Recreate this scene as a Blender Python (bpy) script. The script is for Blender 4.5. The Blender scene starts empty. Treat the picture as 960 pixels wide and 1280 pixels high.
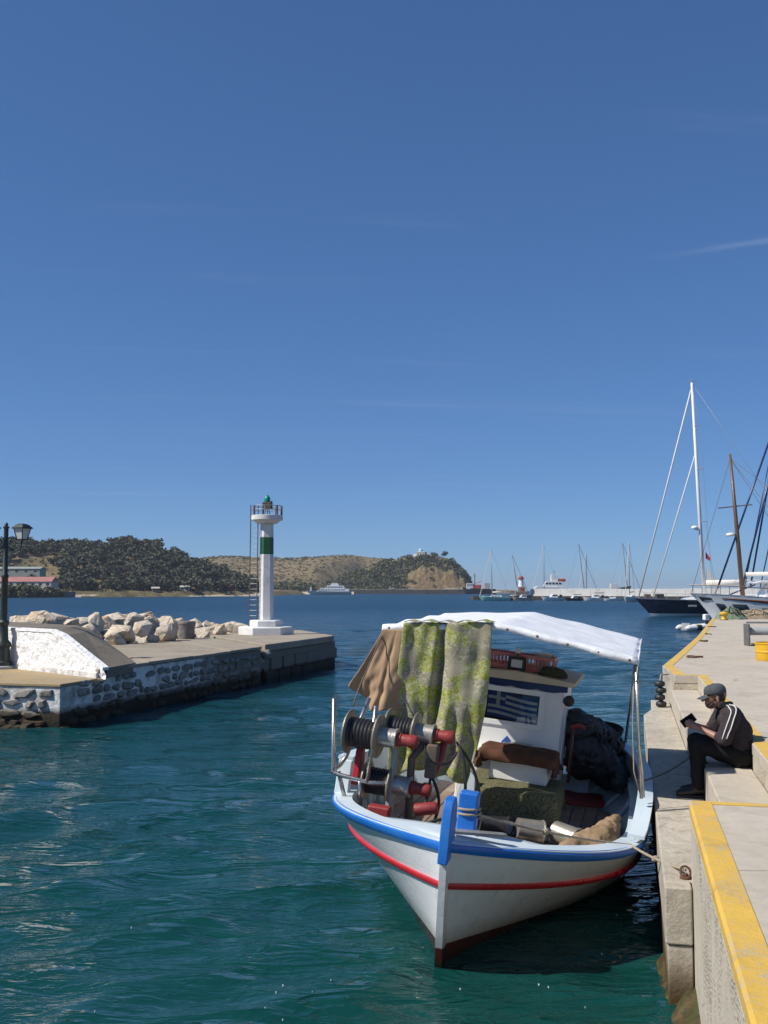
import bpy, bmesh, math, random
import numpy as np
from mathutils import Vector, Matrix, noise

random.seed(7)
rng = np.random.default_rng(7)
R = math.radians
scene = bpy.context.scene
col = scene.collection

# ------------------------------------------------------------------ camera
F = 1294.0; HC = 2.8; PIT = math.atan(98 / F)      # focal length and pitch in pixels of the 960x1280 photograph
cam_d = bpy.data.cameras.new('camera'); cam = bpy.data.objects.new('camera', cam_d); col.objects.link(cam)
cam.location = (0, 0, HC); cam.rotation_euler = (math.pi / 2 + PIT, 0, 0)
cam_d.sensor_fit = 'VERTICAL'; cam_d.sensor_height = 36; cam_d.lens = 36 * F / 1280
cam_d.clip_start = .05; cam_d.clip_end = 20000
scene.camera = cam

# ------------------------------------------------------------------ sky and sun
SUN_EL = R(47); SUN_TO = Vector((-.955, -.295, 0)).normalized()          # horizontal direction towards the sun
sd = SUN_TO * math.cos(SUN_EL) + Vector((0, 0, math.sin(SUN_EL)))
world = bpy.data.worlds.new('World'); scene.world = world; world.use_nodes = True
wt = world.node_tree; wn = wt.nodes; wn.clear(); wl = wt.links
def W(t, **k):
    n = wn.new(t)
    for a, b in k.items(): setattr(n, a, b)
    return n
sky = W('ShaderNodeTexSky', sky_type='NISHITA', sun_disc=False, sun_elevation=SUN_EL,
        sun_rotation=math.atan2(SUN_TO.x, SUN_TO.y), altitude=3000, air_density=1.0, dust_density=0.0, ozone_density=2.0)
gam = W('ShaderNodeHueSaturation'); gam.inputs['Saturation'].default_value = 1.12
wl.new(sky.outputs[0], gam.inputs['Color'])
gm2 = W('ShaderNodeGamma'); gm2.inputs[1].default_value = .65; wl.new(gam.outputs[0], gm2.inputs[0])          # one even grade over the whole sky: softer towards the horizon, bluer
tin = W('ShaderNodeMixRGB', blend_type='MULTIPLY'); tin.inputs[0].default_value = 1; wl.new(gm2.outputs[0], tin.inputs[1]); tin.inputs[2].default_value = (.80, 1.22, 1.83, 1)
# thin high cirrus streaks
tc = W('ShaderNodeTexCoord'); sep = W('ShaderNodeSeparateXYZ'); wl.new(tc.outputs['Generated'], sep.inputs[0])
def wm(op, a, b=None, c=None):
    n = W('ShaderNodeMath', operation=op)
    for i, v in enumerate((a, b, c)):
        if v is None: continue
        if isinstance(v, (int, float)): n.inputs[i].default_value = v
        else: wl.new(v, n.inputs[i])
    return n.outputs[0]
zc = wm('MAXIMUM', sep.outputs[2], .02)
pu = wm('DIVIDE', sep.outputs[0], zc); pv = wm('DIVIDE', sep.outputs[1], zc)   # the plane of the high cloud
rot = R(8)
uu = wm('ADD', wm('MULTIPLY', pu, math.cos(rot)), wm('MULTIPLY', pv, math.sin(rot)))
vv = wm('SUBTRACT', wm('MULTIPLY', pv, math.cos(rot)), wm('MULTIPLY', pu, math.sin(rot)))
cmb = W('ShaderNodeCombineXYZ'); wl.new(wm('MULTIPLY', uu, .18), cmb.inputs[0]); wl.new(wm('MULTIPLY', vv, 1.1), cmb.inputs[1])
cn = W('ShaderNodeTexNoise'); cn.inputs['Scale'].default_value = 1.3; cn.inputs['Detail'].default_value = 7; cn.inputs['Roughness'].default_value = .6
wl.new(cmb.outputs[0], cn.inputs['Vector'])
mr = W('ShaderNodeMapRange'); mr.inputs[1].default_value = .57; mr.inputs[2].default_value = .85; mr.inputs[3].default_value = 0; mr.inputs[4].default_value = .16
wl.new(cn.outputs[0], mr.inputs[0])
# one old vapour trail drifting in the same high layer
tl = wm('ADD', wm('MULTIPLY', pu, 0.8730), wm('MULTIPLY', pv, -0.4877)); tn = wm('SUBTRACT', wm('ADD', wm('MULTIPLY', pu, 0.4877), wm('MULTIPLY', pv, 0.8730)), 3.0639)
tn = wm('ADD', tn, wm('MULTIPLY', wm('SUBTRACT', cn.outputs[0], .5), .10))
tw = W('ShaderNodeMapRange', interpolation_type='SMOOTHSTEP'); wl.new(wm('ABSOLUTE', tn), tw.inputs[0]); tw.inputs[1].default_value = 0; tw.inputs[2].default_value = .045; tw.inputs[3].default_value = 1; tw.inputs[4].default_value = 0
ta = W('ShaderNodeMapRange', interpolation_type='SMOOTHSTEP'); wl.new(tl, ta.inputs[0]); ta.inputs[1].default_value = -0.8714; ta.inputs[2].default_value = -0.3714
tm = wm('MULTIPLY', wm('MULTIPLY', tw.outputs[0], ta.outputs[0]), wm('MULTIPLY', cn.outputs[0], .34))
cmix = W('ShaderNodeMixRGB'); wl.new(wm('MAXIMUM', mr.outputs[0], tm), cmix.inputs[0]); wl.new(tin.outputs[0], cmix.inputs[1]); cmix.inputs[2].default_value = (4.6, 5.6, 7.2, 1)
bg = W('ShaderNodeBackground'); bg.inputs[1].default_value = .092; wl.new(cmix.outputs[0], bg.inputs[0])
wo = W('ShaderNodeOutputWorld'); wl.new(bg.outputs[0], wo.inputs[0])
sl = bpy.data.lights.new('sun', 'SUN'); sl.energy = 4.9; sl.angle = R(.53); sl.color = (1, .95, .87)
sun = bpy.data.objects.new('sun', sl); col.objects.link(sun); sun.rotation_euler = sd.to_track_quat('Z', 'Y').to_euler()
scene.view_settings.view_transform = 'Standard'; scene.view_settings.look = 'None'
scene.view_settings.exposure = 0.12; scene.view_settings.gamma = 1
scene.cycles.max_bounces = 8; scene.cycles.transparent_max_bounces = 12

# ------------------------------------------------------------------ helpers
def at(px, py, z):                       # where the ray through a pixel meets the level z
    a = (px - 480) / F; b = (640 - py) / F
    d = Vector((a, math.cos(PIT) - b * math.sin(PIT), math.sin(PIT) + b * math.cos(PIT)))
    return Vector((0, 0, HC)) + d * ((z - HC) / d.z)
def atd(px, py, y):                      # ... meets the distance y
    a = (px - 480) / F; b = (640 - py) / F
    d = Vector((a, math.cos(PIT) - b * math.sin(PIT), math.sin(PIT) + b * math.cos(PIT)))
    return Vector((0, 0, HC)) + d * (y / d.y)

class MB:
    def __init__(s): s.v = []; s.f = []
    def add(s, vs, fs, M=None):
        o = len(s.v)
        s.v += [tuple(M @ Vector(p)) for p in vs] if M is not None else [tuple(p) for p in vs]
        s.f += [tuple(i + o for i in f) for f in fs]; return s
    def box(s, c, d, M=None):
        x, y, z = c; a, b, h = d[0] / 2, d[1] / 2, d[2] / 2
        vs = [(x + i * a, y + j * b, z + k * h) for k in (-1, 1) for j in (-1, 1) for i in (-1, 1)]
        return s.add(vs, [(0, 2, 3, 1), (4, 5, 7, 6), (0, 1, 5, 4), (2, 6, 7, 3), (0, 4, 6, 2), (1, 3, 7, 5)], M)
    def prism(s, poly, z0, z1, M=None):      # poly counter-clockwise in xy
        n = len(poly)
        z0s = z0 if hasattr(z0, '__len__') else [z0] * n; z1s = z1 if hasattr(z1, '__len__') else [z1] * n
        vs = [(p[0], p[1], z0s[i]) for i, p in enumerate(poly)] + [(p[0], p[1], z1s[i]) for i, p in enumerate(poly)]
        fs = [tuple(range(n - 1, -1, -1)), tuple(range(n, 2 * n))] + [(i, (i + 1) % n, n + (i + 1) % n, n + i) for i in range(n)]
        return s.add(vs, fs, M)
    def loft(s, rings, closed=True, caps=True, M=None):
        n = len(rings[0]); vs = [p for r in rings for p in r]; fs = []
        for i in range(len(rings) - 1):
            for j in range(n if closed else n - 1):
                k = (j + 1) % n; fs.append((i * n + j, i * n + k, (i + 1) * n + k, (i + 1) * n + j))
        if caps and closed: fs += [tuple(range(n - 1, -1, -1)), tuple(range((len(rings) - 1) * n, len(rings) * n))]
        return s.add(vs, fs, M)
    def lathe(s, prof, n=16, M=None, ang0=0):     # (r, z) pairs
        return s.loft([[(r * math.cos(ang0 + 2 * math.pi * k / n), r * math.sin(ang0 + 2 * math.pi * k / n), z) for k in range(n)] for r, z in prof], M=M)
    def tube(s, pts, r, n=8, M=None):
        pts = [Vector(p) for p in pts]; rs = r if hasattr(r, '__len__') else [r] * len(pts)
        rings = []; up = None
        for i, p in enumerate(pts):
            t = (pts[min(i + 1, len(pts) - 1)] - pts[max(i - 1, 0)]).normalized()
            if up is None: up = Vector((0, 0, 1)) if abs(t.z) < .9 else Vector((1, 0, 0))
            a = t.cross(up).normalized(); up = a.cross(t).normalized()
            rings.append([tuple(p + (a * math.cos(2 * math.pi * k / n) + up * math.sin(2 * math.pi * k / n)) * rs[i]) for k in range(n)])
        return s.loft(rings, M=M)
    def grid(s, nu, nv, fn, M=None):
        vs = [tuple(fn(i / (nu - 1), j / (nv - 1))) for i in range(nu) for j in range(nv)]
        return s.add(vs, [(i * nv + j, (i + 1) * nv + j, (i + 1) * nv + j + 1, i * nv + j + 1) for i in range(nu - 1) for j in range(nv - 1)], M)
    def mesh(s, name, mat, smooth=False, fix=True):
        me = bpy.data.meshes.new(name); me.from_pydata(s.v, [], s.f); me.update()
        if fix:
            b = bmesh.new(); b.from_mesh(me); bmesh.ops.recalc_face_normals(b, faces=b.faces); b.to_mesh(me); b.free()
        if mat: me.materials.append(mat)
        if smooth is True: me.polygons.foreach_set('use_smooth', [True] * len(me.polygons))
        elif smooth: me.set_sharp_from_angle(angle=R(smooth)); me.polygons.foreach_set('use_smooth', [True] * len(me.polygons))
        return me
    def build(s, name, mat, parent=None, smooth=False, bevel=0, solid=0, M=None, fix=True, seg=2):
        o = bpy.data.objects.new(name, s.mesh(name, mat, smooth, fix)); col.objects.link(o)
        if M is not None: o.matrix_basis = M
        if parent is not None: o.parent = parent
        if solid: m = o.modifiers.new('thick', 'SOLIDIFY'); m.thickness = solid; m.offset = 0
        if bevel:
            m = o.modifiers.new('edge', 'BEVEL'); m.width = bevel; m.segments = seg; m.limit_method = 'ANGLE'; m.angle_limit = R(35)
            if not smooth: o.data.polygons.foreach_set('use_smooth', [True] * len(o.data.polygons)); m.harden_normals = True
        return o

def tag(o, label=None, cat=None, group=None, kind=None):
    if label: o['label'] = label
    if cat: o['category'] = cat
    if group: o['group'] = group
    if kind: o['kind'] = kind
    return o
def empty(name, loc=(0, 0, 0), rz=0, label=None, cat=None, group=None, M=None):
    o = bpy.data.objects.new(name, None); col.objects.link(o); o.empty_display_size = .2
    if M is not None: o.matrix_basis = M
    else: o.location = loc; o.rotation_euler = (0, 0, rz)
    return tag(o, label, cat, group)
def remesh(o, voxel, smooth_it=6, subd=0):
    m = o.modifiers.new('r', 'REMESH'); m.mode = 'VOXEL'; m.voxel_size = voxel; m.use_smooth_shade = True
    if smooth_it: m = o.modifiers.new('s', 'SMOOTH'); m.factor = .5; m.iterations = smooth_it
    dg = bpy.context.evaluated_depsgraph_get(); dg.update()
    me = bpy.data.meshes.new_from_object(o.evaluated_get(dg)); me.name = o.data.name
    o.modifiers.clear(); o.data = me; me.polygons.foreach_set('use_smooth', [True] * len(me.polygons)); return o
def capsules(segs, n=12):
    mb = MB()
    for p0, p1, r0, r1 in segs:
        p0 = Vector(p0); p1 = Vector(p1); t = (p1 - p0).normalized()
        a = t.cross(Vector((0, 0, 1)) if abs(t.z) < .9 else Vector((1, 0, 0))).normalized(); b = a.cross(t)
        rings = []
        for q in (-85, -55, -25, 0): c, r = p0 + t * r0 * math.sin(R(q)), r0 * math.cos(R(q)); rings.append((c, r))
        for q in (0, 25, 55, 85): c, r = p1 + t * r1 * math.sin(R(q)), r1 * math.cos(R(q)); rings.append((c, r))
        mb.loft([[tuple(c + (a * math.cos(2 * math.pi * k / n) + b * math.sin(2 * math.pi * k / n)) * r) for k in range(n)] for c, r in rings])
    return mb
def fbm(p, o=4): return noise.fractal(Vector(p), .9, 2.1, o)

# ------------------------------------------------------------------ materials
class NT:
    def __init__(s, name):
        s.m = bpy.data.materials.new(name); s.m.use_nodes = True; s.t = s.m.node_tree; s.n = s.t.nodes; s.l = s.t.links
        s.b = s.n['Principled BSDF']
    def nd(s, t, inp=None, **k):
        x = s.n.new(t)
        for a, b in k.items(): setattr(x, a, b)
        for a, b in (inp or {}).items(): s.set(x.inputs[a], b)
        return x
    def set(s, i, v):
        if isinstance(v, bpy.types.NodeSocket): s.l.new(v, i)
        elif hasattr(v, '__len__') and len(v) == 3 and i.type == 'RGBA': i.default_value = (*v, 1)
        else: i.default_value = v
    def co(s, kind='Object', scale=None):
        c = s.nd('ShaderNodeNewGeometry').outputs['Position'] if kind == 'World' else s.nd('ShaderNodeTexCoord').outputs[kind]
        if scale is not None: c = s.nd('ShaderNodeMapping', {'Vector': c, 'Scale': scale}).outputs[0]
        return c
    def noise(s, c, sc, det=5, ro=.6, dist=0): return s.nd('ShaderNodeTexNoise', {'Vector': c, 'Scale': sc, 'Detail': det, 'Roughness': ro, 'Distortion': dist}).outputs[0]
    def ramp(s, f, a, b, lo=0., hi=1.): return s.nd('ShaderNodeMapRange', {'Value': f, 'From Min': a, 'From Max': b, 'To Min': lo, 'To Max': hi}).outputs[0]
    def mix(s, f, a, b, mode='MIX'): return s.nd('ShaderNodeMixRGB', {0: f, 1: a, 2: b}, blend_type=mode).outputs[0]
    def math(s, op, a, b=0.): return s.nd('ShaderNodeMath', {0: a, 1: b}, operation=op).outputs[0]
    def xyz(s, c): return s.nd('ShaderNodeSeparateXYZ', {0: c}).outputs
    def bump(s, h, dist=.01, st=1., nrm=None):
        i = {'Height': h, 'Distance': dist, 'Strength': st}
        if nrm is not None: i['Normal'] = nrm
        return s.nd('ShaderNodeBump', i).outputs[0]
    def out(s, colr=None, rough=None, bump=None, **k):
        if colr is not None: s.set(s.b.inputs['Base Color'], colr)
        if rough is not None: s.set(s.b.inputs['Roughness'], rough)
        if bump is not None: s.set(s.b.inputs['Normal'], bump)
        for a, b in k.items(): s.set(s.b.inputs[a.replace('_', ' ')], b)
        return s.m
def mat(name, c1, c2=None, sc=3, rough=.6, bump=0, bsc=None, metal=0, dirt=None, dsc=1.5, dlo=.55, dhi=.8, coord='Object', spec=.5, **k):
    t = NT(name); co = t.co(coord); c2 = c2 or tuple(x * .75 for x in c1)
    n = t.noise(co, sc, 6)
    cc = t.mix(t.ramp(n, .35, .65), c1, c2)
    if dirt: cc = t.mix(t.ramp(t.noise(co, dsc, 8, .7, .4), dlo, dhi), cc, dirt)
    kw = dict(Metallic=metal); kw['Specular_IOR_Level'] = spec
    rr = t.ramp(n, .3, .7, max(rough - .08, .02), min(rough + .1, 1))
    bb = t.bump(t.noise(co, bsc or sc * 6, 6), bump) if bump else None
    return t.out(cc, rr, bb, **kw, **k)

def m_concrete(name, c1, c2, pebble=0, coord='World'):
    t = NT(name); co = t.co(coord)
    n1 = t.noise(co, .7, 7, .65); n2 = t.noise(co, 9, 8, .7); n3 = t.noise(t.co(coord, (1, 1, .3)), 2.2, 6, .7, .6)
    c = t.mix(t.ramp(n1, .35, .68), c1, c2)
    c = t.mix(t.ramp(n3, .54, .74, 0, .6), c, tuple(x * .5 for x in c1))
    c = t.mix(t.ramp(t.noise(co, .35, 9, .75, 1.2), .56, .66, 0, .45), c, tuple(x * .55 for x in c2))
    c = t.mix(t.ramp(n2, .3, .7, .0, .35), c, tuple(x * .55 for x in c2), 'MIX')
    v = t.nd('ShaderNodeTexVoronoi', {'Vector': t.mix(.12, co, t.nd('ShaderNodeTexNoise', {'Vector': co, 'Scale': 1.5}).outputs[1]), 'Scale': .55}, feature='DISTANCE_TO_EDGE').outputs[0]
    crack = t.ramp(v, .0, .006)
    c = t.mix(t.math('MULTIPLY', t.math('SUBTRACT', 1., crack), t.ramp(n1, .45, .55, 0, .7)), c, (.06, .05, .04))
    h = t.math('ADD', t.math('MULTIPLY', n2, .5), t.math('MULTIPLY', n1, .5))
    if pebble:
        pv = t.nd('ShaderNodeTexVoronoi', {'Vector': co, 'Scale': 46.}, feature='F1')
        mask = t.ramp(t.noise(co, 1.6, 5, .65), .46, .66)
        ph = t.math('MULTIPLY', t.ramp(pv.outputs[0], .05, .6, 1, 0), mask)
        c = t.mix(t.math('MULTIPLY', mask, t.ramp(pv.outputs[0], .35, .65, 0, .55)), c, (.24, .20, .14))
        c = t.mix(t.math('MULTIPLY', mask, .5), c, t.mix(t.xyz(pv.outputs[1])[0], (.36, .30, .205), (.68, .60, .46)))
        h = t.math('ADD', h, t.math('MULTIPLY', ph, 1.6))
    return t.out(c, .88, t.bump(h, .012), Specular_IOR_Level=.25)

def m_paint_worn(name, c, under, lo=.60, hi=.72):
    t = NT(name); co = t.co('World')
    n = t.noise(co, 2.2, 8, .75); n2 = t.noise(co, 24, 6, .7)
    f = t.ramp(t.math('ADD', t.math('MULTIPLY', n, .6), t.math('MULTIPLY', n2, .4)), lo - .05, hi)
    cc = t.mix(t.ramp(n, .3, .7), c, tuple(x * .78 for x in c)); cc = t.mix(f, cc, under); cc = t.mix(t.ramp(t.noise(co, 1.1, 9, .8, 1.5), .55, .68, 0, .55), cc, tuple(x * .5 for x in c))
    return t.out(cc, .75, t.bump(n2, .006), Specular_IOR_Level=.3)

def zmix(t, lo, hi, a, b, kind='World', nz=.12, nsc=1.5):      # a below, b above, ragged edge
    co = t.co(kind); z = t.xyz(co)[2]
    n = t.math('MULTIPLY', t.math('SUBTRACT', t.noise(co, nsc, 6, .7), .5), nz * 2)
    return t.mix(t.ramp(t.math('ADD', z, n), lo, hi), a, b)

M = {}
M['quay_top'] = m_concrete('quay_concrete', (.56, .50, .405), (.49, .43, .34))
M['quay_side'] = m_concrete('quay_face_concrete', (.60, .54, .44), (.50, .44, .34), pebble=1)
def _():
    t = NT('platform_concrete'); co = t.co('World'); n2 = t.noise(co, 9, 8, .7); n1 = t.noise(co, .9, 6, .7)
    n4 = t.noise(t.co('World', (2.5, 2.5, .7)), 2.2, 8, .75, .8)
    up = t.mix(t.ramp(n1, .35, .65), (.56, .50, .40), (.43, .38, .30)); up = t.mix(t.ramp(n2, .4, .7, 0, .4), up, (.2, .17, .13))
    up = t.mix(t.ramp(n4, .52, .68, 0, .6), up, (.15, .13, .11))
    c = zmix(t, .08, .3, (.035, .028, .012), up, nz=.1, nsc=3)
    c = zmix(t, .22, .42, t.mix(.55, c, (.12, .065, .02)), c, nz=.1, nsc=3)
    return t.out(c, .85, t.bump(t.math('ADD', n2, n1), .02), Specular_IOR_Level=.3)
M['platform'] = _()
M['yellow'] = m_paint_worn('yellow_edge_paint', (.72, .455, .085), (.44, .39, .30), .55, .63)
M['lichen'] = m_concrete('lichen_concrete', (.42, .30, .15), (.36, .29, .19))
M['pier_top'] = m_concrete('pier_top_concrete', (.40, .345, .27), (.31, .26, .195))
M['ramp'] = m_concrete('ramp_concrete', (.235, .205, .16), (.18, .155, .12))
def _():
    t = NT('whitewash'); co = t.co('World'); n = t.noise(co, 3.0, 5, .6); n2 = t.noise(co, 14, 6, .7); n3 = t.noise(co, 6.5, 4, .55, .5)
    c = t.mix(t.ramp(t.math('ADD', t.math('MULTIPLY', n3, .6), t.math('MULTIPLY', n2, .4)), 60e-2, .70), (.84, .83, .81), (.56, .54, .51))
    return t.out(c, .9, t.bump(t.math('ADD', t.math('MULTIPLY', n3, 1.4), t.math('MULTIPLY', n2, .4)), .05), Specular_IOR_Level=.2)
M['whitewash'] = _()
def _():
    t = NT('limewashed_mortar'); co = t.co('World'); n = t.noise(co, 2.2, 6, .7); n2 = t.noise(co, 16, 6, .7)
    c = t.mix(t.ramp(n, .45, .68), (.84, .83, .80), (.30, .27, .23)); c = t.mix(t.ramp(n2, .55, .75, 0, .5), c, (.16, .15, .12))
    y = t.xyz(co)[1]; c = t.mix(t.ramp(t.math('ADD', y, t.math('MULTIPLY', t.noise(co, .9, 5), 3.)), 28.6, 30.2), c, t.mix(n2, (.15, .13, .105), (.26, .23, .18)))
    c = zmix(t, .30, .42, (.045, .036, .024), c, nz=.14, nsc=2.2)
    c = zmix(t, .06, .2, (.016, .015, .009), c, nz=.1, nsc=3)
    return t.out(c, .85, t.bump(t.math('ADD', n, n2), .035), Specular_IOR_Level=.3)
M['mortar'] = _()
def _():
    t = NT('wall_stone'); co = t.co('World'); r = t.nd('ShaderNodeObjectInfo').outputs['Random']; n = t.noise(co, 7, 7, .7)
    a = t.mix(r, (.24, .22, .19), (.36, .335, .30)); c = t.mix(t.ramp(n, .40, .66), a, (.14, .13, .115))
    c = t.mix(t.ramp(t.noise(co, 5, 6, .75, .5), .60, .68, 0, .75), c, (.55, .54, .5))
    c = zmix(t, .24, .42, (.05, .038, .022), c, nz=.14, nsc=2.2)
    return t.out(c, .85, t.bump(n, .03), Specular_IOR_Level=.3)
M['stone'] = _()
def _():
    t = NT('limestone_boulder'); co = t.co('World'); r = t.nd('ShaderNodeObjectInfo').outputs['Random']; n = t.noise(co, 2.4, 8, .68, .3); n2 = t.noise(co, 11, 7, .7)
    c = t.mix(r, (.70, .60, .47), (.62, .55, .45)); c = t.mix(t.ramp(n, .46, .66), c, (.46, .32, .19)); c = t.mix(t.ramp(n2, .5, .75, 0, .55), c, (.24, .20, .155))
    v = t.nd('ShaderNodeTexVoronoi', {'Vector': co, 'Scale': 1.7}, feature='DISTANCE_TO_EDGE').outputs[0]
    return t.out(c, .9, t.bump(t.math('ADD', t.math('ADD', n, t.math('MULTIPLY', n2, .5)), t.ramp(v, 0, .1, 0, .35)), .09), Specular_IOR_Level=.2)
M['boulder'] = _()
M['white'] = mat('white_paint', (.80, .80, .79), (.74, .74, .72), 2, .45, .002, dirt=(.45, .42, .37), dlo=.62, dhi=.85)
M['beacon_white'] = mat('weathered_white_render', (.74, .73, .71), (.64, .63, .60), 1.2, .8, .01, 12, dirt=(.40, .36, .31), dsc=2.5, dlo=.55, dhi=.78, spec=.2)
M['beacon_green'] = mat('green_band_paint', (.012, .085, .03), (.02, .11, .04), 4, .55, .003)
M['green_lens'] = mat('green_lens', (.02, .30, .20), rough=.2)
M['dull_steel'] = mat('dull_steel', (.10, .10, .095), (.15, .14, .13), 7, .6, .002)
M['dark_steel'] = mat('dark_steel', (.09, .075, .065), (.16, .10, .07), 9, .6, .002)
M['grey_steel'] = mat('grey_steel', (.33, .34, .35), (.22, .22, .22), 6, .45, .002, metal=.3)
M['inox'] = mat('stainless_tube', (.50, .49, .47), (.36, .34, .31), 10, .28, .001, metal=.9)
M['iron_black'] = mat('black_cast_iron', (.016, .026, .024), (.03, .035, .032), 8, .45, .002)
M['frost'] = mat('frosted_lamp_glass', (.62, .63, .62), (.5, .5, .5), 3, .35)
M['bollard_stone'] = mat('weathered_bollard', (.24, .21, .185), (.15, .13, .115), 5, .9, .02, 14)
def _():
    t = NT('hull_white_gloss'); co = t.co('Object'); n = t.noise(co, 1.6, 6, .65)
    pl = t.math('ABSOLUTE', t.math('SUBTRACT', t.math('FRACT', t.math('MULTIPLY', t.xyz(co)[2], 7.2)), .5))
    c = t.mix(t.ramp(n, .4, .7), (.74, .75, .75), (.66, .68, .69)); c = t.mix(t.ramp(t.noise(t.co('Object', (1, 1, 6)), 3, 7, .75), .6, .8, 0, .5), c, (.45, .42, .37))
    st = t.noise(t.co('Object', (7, 7, .5)), 2.2, 6, .7); c = t.mix(t.math('MULTIPLY', t.ramp(st, .56, .72), t.ramp(t.noise(co, 1.1, 3), .42, .6, 0, .55)), c, (.40, .30, .19))
    c = t.mix(t.ramp(t.noise(co, 26, 3, .6), .70, .74, 0, .8), c, (.30, .25, .2))
    c = zmix(t, .165, .30, t.mix(.55, c, (.25, .22, .13)), c, 'Object', .06, 5)
    c = zmix(t, .155, .165, (.075, .016, .012), c, 'Object', .012, 1.5)
    c = zmix(t, .02, .09, (.02, .016, .008), c, 'Object', .04, 4)
    return t.out(c, .17, t.bump(t.math('ADD', t.ramp(pl, .480, .5, 0, -.25), t.math('MULTIPLY', n, 2.)), .006), Coat_Weight=.4)
M['hull'] = _()
M['stripe_red'] = mat('red_moulding_paint', (.50, .018, .03), (.40, .015, .02), 6, .3, .001)
M['rail_blue'] = mat('blue_gunwale_paint', (.012, .135, .52), (.02, .16, .50), 5, .38, .004, dirt=(.30, .36, .42), dsc=9, dlo=.66, dhi=.72)
M['deck_blue'] = mat('pale_blue_deck_paint', (.56, .66, .71), (.62, .69, .72), 2, .5, .003, dirt=(.40, .42, .40), dsc=3, dlo=.58, dhi=.85)
M['sole'] = mat('worn_deck_planks', (.28, .19, .135), (.20, .14, .10), 4, .75, .006, dirt=(.40, .37, .34), dlo=.5, dhi=.75)
M['house_white'] = mat('wheelhouse_white', (.80, .79, .76), (.74, .73, .70), 2, .42, .002, dirt=(.52, .48, .42), dsc=2.5, dlo=.60, dhi=.85)
M['navy'] = mat('navy_paint', (.012, .025, .10), (.015, .03, .11), 3, .3)
M['cream'] = mat('cream_boards', (.62, .52, .38), (.5, .42, .3), 4, .7)
def _():
    t = NT('white_tarpaulin'); co = t.co('Object'); n = t.noise(co, 4, 5, .6); w = t.noise(t.co('Object', (1, 4, 1)), 2.5, 4)
    c = t.mix(t.ramp(n, .4, .7), (.80, .81, .82), (.72, .73, .74))
    return t.out(c, .55, t.bump(t.math('ADD', n, w), .02), Specular_IOR_Level=.3)
M['tarp'] = _()
def _():
    t = NT('floral_curtain'); co0 = t.co('Object', (1, .3, 1)); dn = t.nd('ShaderNodeTexNoise', {'Vector': co0, 'Scale': 10., 'Detail': 2.}).outputs[1]
    co = t.mix(.06, co0, dn)
    v = t.nd('ShaderNodeTexVoronoi', {'Vector': co, 'Scale': 9.5}); rnd = t.xyz(v.outputs['Color'])[0]; rn2 = t.xyz(v.outputs['Color'])[1]
    big = t.noise(co0, 4.2, 2, .5)
    base = t.mix(rn2, (.36, .33, .235), (.25, .235, .155))
    green = t.mix(t.ramp(t.noise(co, 70, 2), .42, .58), (.215, .25, .035), (.38, .395, .11))
    isg = t.ramp(t.math('ADD', big, t.math('MULTIPLY', rnd, .30)), .62, .66)
    c = t.mix(isg, base, green)
    def contour(sc, lv, w, dist): return t.ramp(t.math('ABSOLUTE', t.math('SUBTRACT', t.math('FRACT', t.math('MULTIPLY', t.noise(co0, sc, 2, .5, dist), lv)), .5)), 0., w, 1., 0.)
    swirl = t.math('MAXIMUM', t.math('MULTIPLY', contour(11, 5., .13, 1.2), t.ramp(rn2, .3, .4)), t.math('MULTIPLY', contour(24, 4., .16, 1.0), t.ramp(rnd, .45, .55)))
    ring = t.ramp(t.math('ABSOLUTE', t.math('SUBTRACT', t.math('FRACT', t.math('MULTIPLY', v.outputs['Distance'], 2.3)), .5)), .0, .10, 1, 0)
    c = t.mix(t.math('MULTIPLY', swirl, .75), c, (.60, .575, .42)); c = t.mix(t.math('MULTIPLY', ring, t.ramp(rnd, .35, .42, 0, .6)), c, (.60, .575, .42))
    wv = t.noise(co0, 300, 2); return t.out(c, .95, t.bump(t.math('ADD', wv, t.math('MULTIPLY', t.noise(co0, 9, 4), 3.)), .004), Specular_IOR_Level=.1)
M['floral'] = _()
def _():
    t = NT('dark_floral_cloth'); co0 = t.co('Object'); co = t.mix(.06, co0, t.nd('ShaderNodeTexNoise', {'Vector': co0, 'Scale': 9.}).outputs[1])
    v = t.nd('ShaderNodeTexVoronoi', {'Vector': co, 'Scale': 12.}); ring = t.math('FRACT', t.math('MULTIPLY', v.outputs['Distance'], 3.5))
    return t.out(t.mix(t.ramp(ring, .4, .55), (.10, .095, .05), (.17, .16, .09)), .95, Specular_IOR_Level=.1)
M['floral_dark'] = _()
M['burlap'] = mat('burlap_canvas', (.40, .27, .165), (.34, .225, .14), 6, .95, .004, 90, spec=.1)
M['sack'] = mat('brown_sacking', (.33, .23, .14), (.2, .135, .08), 7, .95, .006, 60, spec=.1)
M['blanket'] = mat('brown_blanket', (.13, .062, .038), (.085, .042, .028), 8, .97, .006, 120, spec=.1)
M['foam'] = mat('white_foam_box', (.78, .77, .74), (.70, .69, .66), 5, .7, .002)
M['black_cloth'] = mat('black_oilskin', (.018, .019, .022), (.03, .03, .033), 6, .55, .006, 20)
M['black_rubber'] = mat('black_rubber', (.016, .016, .017), (.025, .025, .025), 9, .5, .002)
M['line'] = mat('dark_longline', (.022, .023, .028), (.012, .012, .014), 3, .4, .003, 60)
M['flange'] = mat('galvanised_flange', (.40, .37, .31), (.25, .22, .17), 7, .45, .004, metal=.55)
M['hub'] = mat('steel_hub', (.47, .45, .40), (.34, .31, .26), 9, .35, .003, metal=.6)
M['motor_red'] = mat('oxide_red_motor', (.30, .040, .035), (.22, .03, .028), 7, .5, .004)
M['red'] = mat('bright_red_plastic', (.40, .015, .025), (.32, .012, .02), 5, .4)
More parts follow.
